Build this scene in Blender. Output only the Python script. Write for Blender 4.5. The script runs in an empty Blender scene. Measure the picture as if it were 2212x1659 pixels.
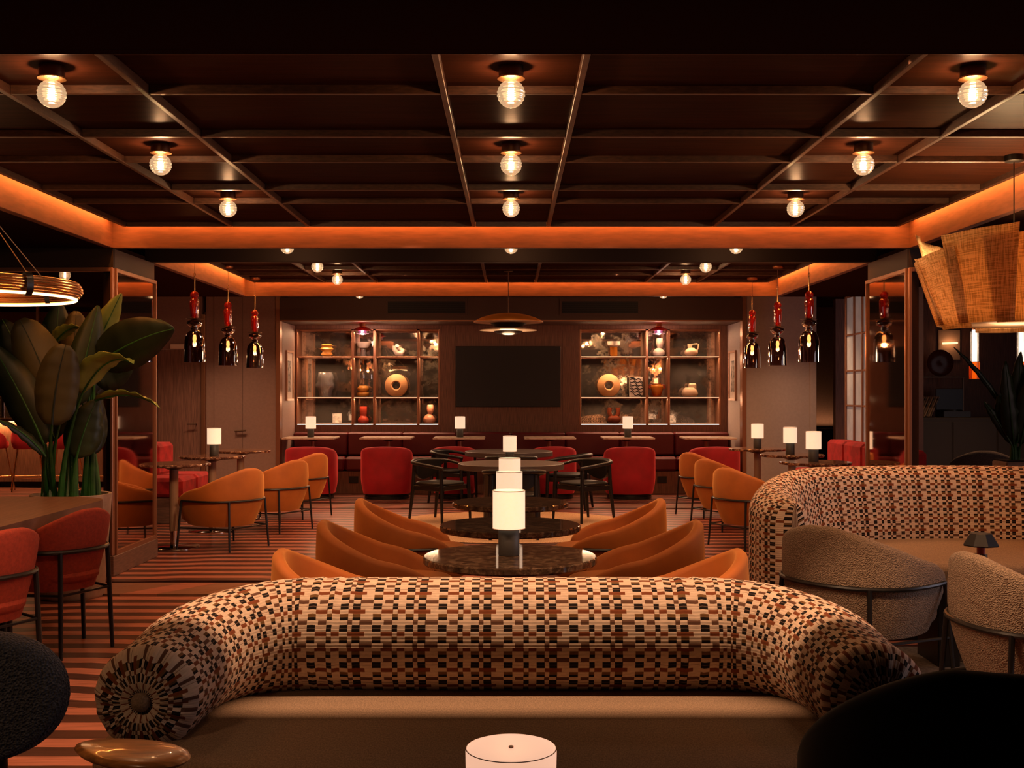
import bpy, math, random
from mathutils import Vector, Matrix
random.seed(7)
PI = math.pi
R = math.radians
sc = bpy.context.scene
COL = sc.collection

# ------------------------------------------------------------------ camera, world, exposure
F, VX, HY, H = 2450.0, 1104.0, 848.0, 1.5       # focal length in pixels, vanishing point, eye height
cam_d = bpy.data.cameras.new('camera')
cam = bpy.data.objects.new('camera', cam_d)
COL.objects.link(cam)
cam.location = (0, 0, H)
cam.rotation_euler = (R(90), 0, 0)
cam_d.sensor_width = 36
cam_d.lens = 36 * F / 2212
cam_d.shift_x = (1106 - VX) / 2212
cam_d.shift_y = (HY - 829.5) / 2212
cam_d.clip_start = 0.05
cam_d.clip_end = 100
sc.camera = cam
w = bpy.data.worlds.new('world')
sc.world = w
w.use_nodes = True
w.node_tree.nodes['Background'].inputs[0].default_value = (0.9, 0.45, 0.25, 1)
w.node_tree.nodes['Background'].inputs[1].default_value = 0.012
sc.view_settings.view_transform = 'Standard'
sc.view_settings.look = 'None'
sc.view_settings.gamma = 1
sc.view_settings.use_curve_mapping = False
sc.view_settings.exposure = 0.0
sc.cycles.use_denoising = True
sc.cycles.max_bounces = 7
sc.cycles.diffuse_bounces = 3
sc.cycles.glossy_bounces = 4
sc.cycles.transparent_max_bounces = 24
sc.cycles.sample_clamp_indirect = 3.0
sc.cycles.caustics_reflective = False
sc.cycles.caustics_refractive = False

COVE_COL = (1.0, 0.30, 0.055)
COVE_W = 6.8          # watts per metre of strip
BULB_COL = (1.0, 0.56, 0.30)
BULB_SPOT = 42.0
BULB_GLOW = 24.0
SHADE_E = .82


def at(px, py, d):
    return Vector(((px - VX) * d / F, d, H + (HY - py) * d / F))


def light(name, kind, loc, power, col, parent=None, rot=(0, 0, 0), **kw):
    ld = bpy.data.lights.new(name, kind)
    ld.energy = power
    ld.color = col
    for k, v in kw.items():
        setattr(ld, k, v)
    o = bpy.data.objects.new(name, ld)
    COL.objects.link(o)
    o.location = loc
    o.rotation_euler = rot
    if parent:
        o.parent = parent
    return o


def strip(name, a, b, width, power_m, col, rot_extra=0.0):
    """LED strip from a to b (along X or Y), shining down."""
    a, b = Vector(a), Vector(b)
    L = (b - a).length
    along_x = abs(b.x - a.x) > abs(b.y - a.y)
    o = light(name, 'AREA', (a + b) / 2, power_m * L, col, shape='RECTANGLE',
              size=L if along_x else width, size_y=width if along_x else L)
    return o


ZC, ZT, ZS = 2.87, 2.83, 2.68      # ceiling panels, batten underside, soffit
FX = 3.25                          # side fascias at x = -FX and +FX
D0, D1, D2, D3, DB, DW = 3.96, 9.25, 10.25, 13.9, 16.2, 17.3
zl = 2.915
strip('cove_light', (-FX + .1, D1 - .05, zl), (FX - .1, D1 - .05, zl), .03, COVE_W, COVE_COL)
strip('cove_light', (-FX + .1, D0 + .023, 2.97), (FX - .1, D0 + .023, 2.97), .016, 25.0, (1, .55, .30))
strip('cove_light', (-FX + .05, D0 + .1, zl), (-FX + .05, D1 - .1, zl), .03, COVE_W, COVE_COL)
strip('cove_light', (FX - .05, D0 + .1, zl), (FX - .05, D1 - .1, zl), .03, COVE_W, COVE_COL)
strip('cove_light', (-FX + .1, D3 - .05, zl), (FX - .1, D3 - .05, zl), .03, COVE_W, COVE_COL)
strip('cove_light', (-FX + .05, D2 + .2, zl), (-FX + .05, D3 - .1, zl), .03, COVE_W, COVE_COL)
strip('cove_light', (FX - .05, D2 + .2, zl), (FX - .05, D3 - .1, zl), .03, COVE_W, COVE_COL)

# added fill spots without fixtures: rear walls, side chairs, bar and front seats
for x, y, pw, ang in ((-3.75, 15.2, 130, 110), (-4.6, 15.0, 110, 110), (3.85, 15.1, 190, 110), (-2.3, 14.5, 75, 120), (-.8, 14.5, 75, 120), (.8, 14.5, 75, 120), (2.3, 14.5, 75, 120),
                      (0, 11.7, 60, 90), (1.6, 4.6, 34, 80), (-1.3, 11.0, 120, 110), (-1.2, 12.9, 100, 110),
                      (1.5, 8.9, 90, 110), (1.3, 11.0, 90, 110), (1.2, 12.9, 80, 110), (6.2, 14.2, 300, 100), (4.9, 10.3, 120, 90), (-7.2, 16.0, 300, 100)):
    light('fill_spot', 'SPOT', (x, y, (ZC if y > 3.9 else ZS) - .01), pw, BULB_COL, None, spot_size=R(ang), spot_blend=.9, shadow_soft_size=.04)

# more added spots without fixtures, aimed to brighten the cafe armchairs
for x, y, tx, ty, pw in ((-.9, 7.2, -2.85, 11.1, 230), (-.5, 8.6, -2.6, 12.6, 190), (-.4, 10.9, -2.4, 14.0, 150), (.9, 7.2, 2.5, 11.1, 110), (.5, 8.6, 2.4, 12.6, 110)):
    v_ = Vector((tx - x, ty - y, .45 - 2.84))
    light('fill_spot', 'SPOT', (x, y, 2.84), pw, BULB_COL, None, rot=v_.to_track_quat('-Z', 'Y').to_euler(), spot_size=R(34), spot_blend=.9, shadow_soft_size=.03)
# added cool fill from the right, standing in for presumed windows out of view
light('cool_side_fill', 'AREA', (9.2, 5.6, 1.7), 110, (.82, .74, .86), None, rot=(0, R(90), 0), shape='RECTANGLE', size=1.7, size_y=5.5)
# added spot under the near soffit, lifts the dark charcoal chair and sofa end
light('fill_spot', 'SPOT', (-2.1, 1.1, ZS - .02), 55, BULB_COL, None, rot=(R(42), 0, R(-14)), spot_size=R(46), spot_blend=.8, shadow_soft_size=.05)

# ------------------------------------------------------------------ materials
MATS = {}


def nd(nt, t, **kw):
    n = nt.nodes.new(t)
    for k, v in kw.items():
        setattr(n, k, v)
    return n


def ramp(nt, stops, interp='LINEAR'):
    n = nt.nodes.new('ShaderNodeValToRGB')
    cr = n.color_ramp
    cr.interpolation = interp
    while len(cr.elements) > 1:
        cr.elements.remove(cr.elements[-1])
    cr.elements[0].position = stops[0][0]
    cr.elements[0].color = (*stops[0][1], 1)
    for p, c in stops[1:]:
        e = cr.elements.new(p)
        e.color = (*c, 1)
    return n


def pm(name, col, rough=.5, metal=0., sheen=0., var=0., vscale=8., vstretch=(1, 1, 1), bump=0., bscale=60.,
       bstretch=(1, 1, 1), spec=.5, coat=0., emit=None, estr=0., sheen_tint=None, trans=0., col2=None, detail=4., voro=False):
    m = bpy.data.materials.new(name)
    m.use_nodes = True
    nt = m.node_tree
    b = nt.nodes['Principled BSDF']
    b.inputs['Base Color'].default_value = (*col, 1)
    b.inputs['Roughness'].default_value = rough
    b.inputs['Metallic'].default_value = metal
    b.inputs['Specular IOR Level'].default_value = spec
    b.inputs['Sheen Weight'].default_value = sheen
    b.inputs['Sheen Roughness'].default_value = .4
    if sheen:
        b.inputs['Sheen Tint'].default_value = (*(sheen_tint or col), 1)
    b.inputs['Coat Weight'].default_value = coat
    if emit:
        b.inputs['Emission Color'].default_value = (*emit, 1)
        b.inputs['Emission Strength'].default_value = estr
    tc = None
    if var or bump:
        tc = nd(nt, 'ShaderNodeTexCoord')
    if var:
        mp = nd(nt, 'ShaderNodeMapping')
        mp.inputs['Scale'].default_value = vstretch
        nt.links.new(tc.outputs['Object'], mp.inputs[0])
        nz = nd(nt, 'ShaderNodeTexNoise')
        nz.inputs['Scale'].default_value = vscale
        nz.inputs['Detail'].default_value = detail
        nt.links.new(mp.outputs[0], nz.inputs['Vector'])
        lo = tuple(c * (1 - var) for c in col)
        hi = col2 or tuple(min(1, c * (1 + var)) for c in col)
        rp = ramp(nt, [(.35, lo), (.65, hi)])
        nt.links.new(nz.outputs['Fac'], rp.inputs[0])
        nt.links.new(rp.outputs[0], b.inputs['Base Color'])
    if bump:
        mp = nd(nt, 'ShaderNodeMapping')
        mp.inputs['Scale'].default_value = bstretch
        nt.links.new(tc.outputs['Object'], mp.inputs[0])
        if voro:
            nz = nd(nt, 'ShaderNodeTexVoronoi')
            out = nz.outputs['Distance']
        else:
            nz = nd(nt, 'ShaderNodeTexNoise')
            nz.inputs['Detail'].default_value = 2
            out = nz.outputs['Fac']
        nz.inputs['Scale'].default_value = bscale
        nt.links.new(mp.outputs[0], nz.inputs['Vector'])
        bp = nd(nt, 'ShaderNodeBump')
        bp.inputs['Strength'].default_value = bump
        bp.inputs['Distance'].default_value = .01
        nt.links.new(out, bp.inputs['Height'])
        nt.links.new(bp.outputs[0], b.inputs['Normal'])
    MATS[name] = m
    return m


def glass(name, tint, refl=.5, alpha=.0, rough=.03, emit=None, estr=0.):
    """thin glass: tinted transparency, fresnel reflection, optional body"""
    m = bpy.data.materials.new(name)
    m.use_nodes = True
    nt = m.node_tree
    nt.nodes.clear()
    out = nd(nt, 'ShaderNodeOutputMaterial')
    tr = nd(nt, 'ShaderNodeBsdfTransparent')
    tr.inputs[0].default_value = (*tint, 1)
    gl = nd(nt, 'ShaderNodeBsdfGlossy')
    gl.inputs['Roughness'].default_value = rough
    fr = nd(nt, 'ShaderNodeLayerWeight')
    fr.inputs[0].default_value = refl
    mx = nd(nt, 'ShaderNodeMixShader')
    nt.links.new(fr.outputs['Fresnel'], mx.inputs[0])
    nt.links.new(tr.outputs[0], mx.inputs[1])
    nt.links.new(gl.outputs[0], mx.inputs[2])
    last = mx.outputs[0]
    if alpha:
        df = nd(nt, 'ShaderNodeBsdfDiffuse')
        df.inputs[0].default_value = (*tint, 1)
        m2 = nd(nt, 'ShaderNodeMixShader')
        m2.inputs[0].default_value = alpha
        nt.links.new(last, m2.inputs[1])
        nt.links.new(df.outputs[0], m2.inputs[2])
        last = m2.outputs[0]
    if emit:
        em = nd(nt, 'ShaderNodeEmission')
        em.inputs[0].default_value = (*emit, 1)
        em.inputs[1].default_value = estr
        ad = nd(nt, 'ShaderNodeAddShader')
        nt.links.new(last, ad.inputs[0])
        nt.links.new(em.outputs[0], ad.inputs[1])
        last = ad.outputs[0]
    nt.links.new(last, out.inputs[0])
    MATS[name] = m
    return m


def emis(name, col, s):
    m = bpy.data.materials.new(name)
    m.use_nodes = True
    nt = m.node_tree
    nt.nodes.clear()
    out = nd(nt, 'ShaderNodeOutputMaterial')
    em = nd(nt, 'ShaderNodeEmission')
    em.inputs[0].default_value = (*col, 1)
    em.inputs[1].default_value = s
    nt.links.new(em.outputs[0], out.inputs[0])
    MATS[name] = m
    return m


def antique(name, tint):
    m = bpy.data.materials.new(name)
    m.use_nodes = True
    nt = m.node_tree
    b = nt.nodes['Principled BSDF']
    b.inputs['Metallic'].default_value = .88
    tc = nd(nt, 'ShaderNodeTexCoord')
    n1 = nd(nt, 'ShaderNodeTexNoise')
    n1.inputs['Scale'].default_value = 3.2
    n1.inputs['Detail'].default_value = 8
    n1.inputs['Roughness'].default_value = .7
    nt.links.new(tc.outputs['Object'], n1.inputs['Vector'])
    rp = ramp(nt, [(.38, tuple(c * .14 for c in tint)), (.56, tint)])
    nt.links.new(n1.outputs['Fac'], rp.inputs[0])
    nt.links.new(rp.outputs[0], b.inputs['Base Color'])
    r2 = ramp(nt, [(.36, (.35,) * 3), (.5, (.015,) * 3)])
    nt.links.new(n1.outputs['Fac'], r2.inputs[0])
    nt.links.new(r2.outputs[0], b.inputs['Roughness'])
    MATS[name] = m
    return m


def weave(name):
    """patterned woven upholstery: four row types repeating, made from constant ramps"""
    m = bpy.data.materials.new(name)
    m.use_nodes = True
    nt = m.node_tree
    L = nt.links.new
    b = nt.nodes['Principled BSDF']
    b.inputs['Roughness'].default_value = .9
    b.inputs['Specular IOR Level'].default_value = .12
    b.inputs['Sheen Weight'].default_value = .04
    uv = nd(nt, 'ShaderNodeUVMap')
    sp = nd(nt, 'ShaderNodeSeparateXYZ')
    L(uv.outputs[0], sp.inputs[0])
    # slight waviness so the columns are not ruler straight
    nz = nd(nt, 'ShaderNodeTexNoise')
    nz.inputs['Scale'].default_value = 2.0
    L(uv.outputs[0], nz.inputs['Vector'])
    wob = nd(nt, 'ShaderNodeMath', operation='MULTIPLY_ADD')
    wob.inputs[1].default_value = .02
    L(nz.outputs['Fac'], wob.inputs[0])
    L(sp.outputs[0], wob.inputs[2])
    fu = nd(nt, 'ShaderNodeMath', operation='FRACT')
    L(wob.outputs[0], fu.inputs[0])
    fv = nd(nt, 'ShaderNodeMath', operation='FRACT')
    L(sp.outputs[1], fv.inputs[0])
    CR, BK, RU, TN, GB = (.66, .50, .38), (.012, .008, .007), (.20, .058, .022), (.17, .085, .032), (.13, .062, .038)

    def row(segs, c):
        st, last = [], 0.
        st.append((0., CR))
        for a, e, in segs:
            if a <= 0:
                st = [(0., c)]
            else:
                st.append((a, c))
            if e < 1:
                st.append((e, CR))
        return ramp(nt, st, 'CONSTANT')
    blocks = [(0, .13), (.30, .38), (.50, .622), (.69, .81)]
    ra = row(blocks, BK)
    rb = row([(.13, .307), (.376, .495), (.624, .88)], RU)
    rc1 = row(blocks, TN)
    rd = row([(.17, .30), (.614, .69), (.80, .995)], GB)
    for r_ in (ra, rb, rc1, rd):
        L(fu.outputs[0], r_.inputs[0])

    def mask(lo, hi):
        st = [(0., (0, 0, 0))] if lo > 0 else [(0., (1, 1, 1))]
        if lo > 0:
            st.append((lo, (1, 1, 1)))
        if hi < 1:
            st.append((hi, (0, 0, 0)))
        n = ramp(nt, st, 'CONSTANT')
        L(fv.outputs[0], n.inputs[0])
        return n.outputs[0]

    def mix(fac, a, bcol):
        n = nd(nt, 'ShaderNodeMix', data_type='RGBA')
        L(fac, n.inputs[0])
        if isinstance(a, tuple):
            n.inputs[6].default_value = (*a, 1)
        else:
            L(a, n.inputs[6])
        if isinstance(bcol, tuple):
            n.inputs[7].default_value = (*bcol, 1)
        else:
            L(bcol, n.inputs[7])
        return n.outputs[2]
    col = ra.outputs[0]
    # v runs 0..1: D 0-.2, C .2-.5 (black .2-.34, tan .34-.5), B .5-.7, A .7-1 with a light middle line
    col = mix(mask(.84, .865), col, (.17, .10, .07))
    col = mix(mask(.5, .7), col, rb.outputs[0])
    dk = mix(mask(.5, .7), (1., 1., 1.), (1., 1., 1.))
    col = mix(mask(.34, .5), col, rc1.outputs[0])
    col = mix(mask(0, .2), col, rd.outputs[0])
    # fine dark outline between rows and yarn mottling
    nz2 = nd(nt, 'ShaderNodeTexNoise')
    nz2.inputs['Scale'].default_value = 9.
    nz2.inputs['Detail'].default_value = 6.
    L(uv.outputs[0], nz2.inputs['Vector'])
    rp = ramp(nt, [(.3, (.85,) * 3), (.7, (1.1,) * 3)])
    L(nz2.outputs['Fac'], rp.inputs[0])
    mm = nd(nt, 'ShaderNodeMix', data_type='RGBA', blend_type='MULTIPLY')
    mm.inputs[0].default_value = 1
    L(col, mm.inputs[6])
    L(rp.outputs[0], mm.inputs[7])
    L(mm.outputs[2], b.inputs['Base Color'])
    # ribs
    pp = nd(nt, 'ShaderNodeMath', operation='MULTIPLY')
    pp.inputs[1].default_value = 6 * 2 * PI
    L(sp.outputs[1], pp.inputs[0])
    sn = nd(nt, 'ShaderNodeMath', operation='SINE')
    L(pp.outputs[0], sn.inputs[0])
    bp = nd(nt, 'ShaderNodeBump')
    bp.inputs['Strength'].default_value = .16
    bp.inputs['Distance'].default_value = .002
    L(sn.outputs[0], bp.inputs['Height'])
    L(bp.outputs[0], b.inputs['Normal'])
    MATS[name] = m
    return m


def burlap(name):
    m = bpy.data.materials.new(name)
    m.use_nodes = True
    nt = m.node_tree
    L = nt.links.new
    nt.nodes.clear()
    out = nd(nt, 'ShaderNodeOutputMaterial')
    uv = nd(nt, 'ShaderNodeUVMap')
    cols = []
    for axis in (0, 1):
        mp = nd(nt, 'ShaderNodeMapping')
        mp.inputs['Scale'].default_value = (160, 9, 1) if axis == 0 else (9, 160, 1)
        L(uv.outputs[0], mp.inputs[0])
        nz = nd(nt, 'ShaderNodeTexNoise')
        nz.inputs['Scale'].default_value = 1.
        nz.inputs['Detail'].default_value = 1.
        L(mp.outputs[0], nz.inputs['Vector'])
        cols.append(nz.outputs['Fac'])
    ad = nd(nt, 'ShaderNodeMath', operation='ADD')
    L(cols[0], ad.inputs[0])
    L(cols[1], ad.inputs[1])
    rp = ramp(nt, [(.72, (.45, .26, .10)), (.98, (.85, .58, .30))])
    hv = nd(nt, 'ShaderNodeMath', operation='MULTIPLY')
    hv.inputs[1].default_value = .88
    L(ad.outputs[0], hv.inputs[0])
    L(hv.outputs[0], rp.inputs[0])
    df = nd(nt, 'ShaderNodeBsdfDiffuse')
    tl = nd(nt, 'ShaderNodeBsdfTranslucent')
    L(rp.outputs[0], df.inputs[0])
    L(rp.outputs[0], tl.inputs[0])
    mx = nd(nt, 'ShaderNodeMixShader')
    mx.inputs[0].default_value = .6
    L(df.outputs[0], mx.inputs[1])
    L(tl.outputs[0], mx.inputs[2])
    L(mx.outputs[0], out.inputs[0])
    MATS[name] = m
    return m


def stone(name, stops, scale=30., rough=.12):
    m = bpy.data.materials.new(name)
    m.use_nodes = True
    nt = m.node_tree
    b = nt.nodes['Principled BSDF']
    tc = nd(nt, 'ShaderNodeTexCoord')
    n1 = nd(nt, 'ShaderNodeTexNoise')
    n1.inputs['Scale'].default_value = scale
    n1.inputs['Detail'].default_value = 8
    n1.inputs['Roughness'].default_value = .75
    n1.inputs['Distortion'].default_value = .6
    nt.links.new(tc.outputs['Object'], n1.inputs['Vector'])
    rp = ramp(nt, stops)
    nt.links.new(n1.outputs['Fac'], rp.inputs[0])
    nt.links.new(rp.outputs[0], b.inputs['Base Color'])
    b.inputs['Roughness'].default_value = rough
    MATS[name] = m
    return m


pm('batten_wood', (.062, .026, .014), .45, var=.3, vscale=12, vstretch=(2, 2, 8))


def satin(name, col, var, gloss, rough, vstretch=(1, 1, 1), vscale=3.):
    """oiled dark timber: diffuse with a faint constant satin sheen"""
    m = pm(name, col, .8, spec=0., var=var, vscale=vscale, vstretch=vstretch)
    nt = m.node_tree
    b = nt.nodes['Principled BSDF']
    gl = nd(nt, 'ShaderNodeBsdfGlossy')
    gl.inputs['Roughness'].default_value = rough
    mx = nd(nt, 'ShaderNodeMixShader')
    mx.inputs[0].default_value = gloss
    nt.links.new(b.outputs[0], mx.inputs[1])
    nt.links.new(gl.outputs[0], mx.inputs[2])
    nt.links.new(mx.outputs[0], nt.nodes['Material Output'].inputs[0])
    return m


satin('ceiling_wood', (.030, .0085, .0038), .25, .030, .34, (1, 12, 1))
pm('soffit', (.026, .012, .008), .8, spec=0.)
pm('fascia', (.145, .047, .021), .65, var=.18, vscale=6, vstretch=(1, 1, 6))
pm('dark_paint', (.022, .012, .009), .7, spec=.25)
pm('bulkhead', (.075, .038, .026), .6)
pm('back_wood', (.17, .075, .045), .5, var=.35, vscale=10, vstretch=(14, 14, .5), bump=.15, bscale=14, bstretch=(14, 14, .5))
pm('panel_taupe', (.26, .155, .125), .6, var=.06, vscale=30)
pm('panel_grey', (.36, .28, .25), .65, var=.04, vscale=30)
pm('door_wood', (.20, .10, .075), .5, var=.3, vscale=10, vstretch=(12, 12, .5))
pm('bronze', (.36, .17, .10), .38, metal=.75)
pm('brass', (.75, .42, .18), .25, metal=1.)
pm('dark_bronze', (.10, .06, .04), .35, metal=1.)
pm('chrome', (.6, .5, .42), .12, metal=1.)
pm('black_metal', (.012, .011, .011), .35, metal=.3)
pm('black_wood', (.010, .009, .009), .35, spec=.4)
pm('black_leather', (.009, .008, .007), .42, spec=.25)
pm('black_plastic', (.012, .012, .014), .4)
pm('screen', (.022, .020, .022), .5, spec=.3)
pm('orange_velvet', (.37, .098, .010), .75, sheen=.7, sheen_tint=(.9, .45, .12), var=.12, vscale=5)
pm('red_velvet', (.36, .005, .012), .72, sheen=1., sheen_tint=(.95, .12, .12), var=.15, vscale=5)
pm('red_felt', (.27, .027, .009), .85, sheen=.3, var=.15, vscale=60, bump=.2, bscale=300)
pm('red_leather', (.11, .005, .008), .5)
pm('red_plush', (.34, .008, .010), .85, sheen=.4, sheen_tint=(.9, .1, .1), var=.35, vscale=9)
pm('beige_boucle', (.29, .205, .14), .9, var=.18, vscale=150, bump=.8, bscale=170, voro=True)
pm('beige_seat', (.27, .18, .115), .85, var=.25, vscale=220, vstretch=(1, .35, 1), bump=.35, bscale=260)
pm('charcoal_boucle', (.085, .085, .095), .95, var=.5, vscale=160, bump=1., bscale=140, voro=True, sheen=.25, sheen_tint=(.4, .4, .45))
pm('black_felt', (.011, .010, .010), .95)
pm('grey_boucle', (.09, .075, .068), .95, var=.3, vscale=120, bump=.6, bscale=150, voro=True)
pm('table_wood', (.17, .085, .055), .38, var=.3, vscale=8, vstretch=(12, .6, 1))
pm('table_dark', (.085, .06, .052), .45)
pm('paddle_wood', (.55, .22, .06), .28, var=.35, vscale=8, vstretch=(.8, 8, 8), coat=.4)
pm('plinth_wood', (.13, .065, .045), .5, var=.25, vscale=8, vstretch=(1, 1, 12))
stone('dark_marble', [(.3, (.012, .008, .006)), (.5, (.05, .028, .016)), (.62, (.14, .085, .05)), (.7, (.03, .018, .012))], 22, .055)
stone('red_marble', [(.3, (.012, .007, .006)), (.5, (.09, .035, .022)), (.6, (.4, .23, .15)), (.7, (.07, .03, .02))], 26, .1)
stone('pale_marble', [(.3, (.30, .14, .08)), (.48, (.66, .50, .38)), (.75, (.78, .63, .5))], 8, .2)
pm('lamp_base', (.06, .055, .05), .5, metal=.2)
pm('linen_shade', (.8, .7, .58), .9, emit=(1.0, .70, .46), estr=SHADE_E, var=.06, vscale=60)
pm('lamp_glass_white', (.8, .72, .66), .35, emit=(1.0, .55, .36), estr=.88)
pm('trim_ring', (.3, .17, .1), .5)
glass('globe_glass', (.96, .86, .72), .35, 0, .06, emit=(1., .62, .32), estr=.6)
emis('filament', (1., .72, .45), 9.)
emis('filament_orange', (1., .45, .12), 7.)
glass('smoke_glass', (.42, .27, .24), .34)
glass('red_glass', (.95, .06, .04), .42, .16, .05)
glass('amber_glass', (.9, .32, .04), .4, .55, .06)
glass('clear_glass', (.96, .93, .9), .45, .14, .06)
glass('brown_glass', (.16, .035, .015), .2, .6, .12)
glass('violet_glass', (.75, .55, .85), .4, .1, .05)
glass('screen_glass', (.80, .74, .70), .12, 0, .02)
emis('led_warm', (1., .55, .25), 5.)
emis('led_white', (1., .86, .70), 4.)
emis('led_orange', (1., .32, .06), 3.5)
emis('glow_strip', (1., .55, .28), 1.2)
antique('antique_mirror', (.72, .60, .50))
pm('tinted_mirror', (.58, .44, .36), .04, metal=1.)
weave('patterned_weave')
burlap('burlap')
pm('orange_enamel', (.85, .30, .04), .35)
pm('cream_enamel', (.80, .66, .52), .4)
pm('cream_ceramic', (.74, .52, .33), .35)
pm('white_ceramic', (.8, .68, .56), .3)
pm('pink_ceramic', (.75, .34, .20), .3)
pm('red_ceramic', (.5, .06, .03), .25)
pm('yellow_ceramic', (.78, .34, .06), .3)
pm('disc_ceramic', (.85, .45, .18), .4)
pm('zebra_black', (.02, .02, .02), .4)
pm('leaf', (.024, .040, .010), .45, var=.3, vscale=5)
pm('leaf_brown', (.058, .048, .016), .5, var=.2, vscale=5)  # brownish light on these leaves is put into the colour
pm('leaf_light', (.22, .27, .05), .4, var=.25, vscale=5)  # paler colour stands in for light on the upturned leaves
pm('leaf_dark', (.010, .019, .008), .45, var=.3, vscale=5)
pm('stem', (.022, .105, .016), .45, var=.3, vscale=10)
pm('pot', (.38, .28, .22), .6, var=.1, vscale=20)
pm('soil', (.02, .012, .008), .95)
pm('frame_wood', (.5, .28, .18), .5)
pm('paper', (.55, .45, .38), .8)
pm('art_dark', (.07, .05, .045), .7, var=.7, vscale=14, col2=(.4, .32, .27))
pm('plank_light', (.33, .112, .07), .33, var=.28, vscale=4, vstretch=(1, 14, 1))
pm('plank_dark', (.045, .014, .010), .33, var=.35, vscale=4, vstretch=(1, 14, 1))
pm('plank_mid', (.19, .085, .05), .33, var=.25, vscale=5, vstretch=(1, 8, 1))
pm('slab', (.05, .024, .016), .5)
pm('jute', (.50, .30, .16), .9, var=.35, vscale=90, bump=.6, bscale=120)
pm('rug_grey', (.09, .075, .066), .95, var=.4, vscale=50)
pm('copper', (.55, .23, .10), .35, metal=.9)
pm('bar_wood', (.20, .095, .055), .5, var=.3, vscale=10, vstretch=(12, 12, .6))
pm('record_dark', (.03, .025, .022), .5)
pm('record_cream', (.45, .32, .22), .6)
pm('vent_black', (.008, .007, .007), .6)
pm('white_sign', (.85, .68, .55), .5)
pm('grey_pane', (.42, .42, .42), .35, emit=(.55, .55, .55), estr=.10, var=.15, vscale=6)  # faint emission stands in for light coming through the panes
pm('cable', (.25, .15, .1), .5)
M = MATS


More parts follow.
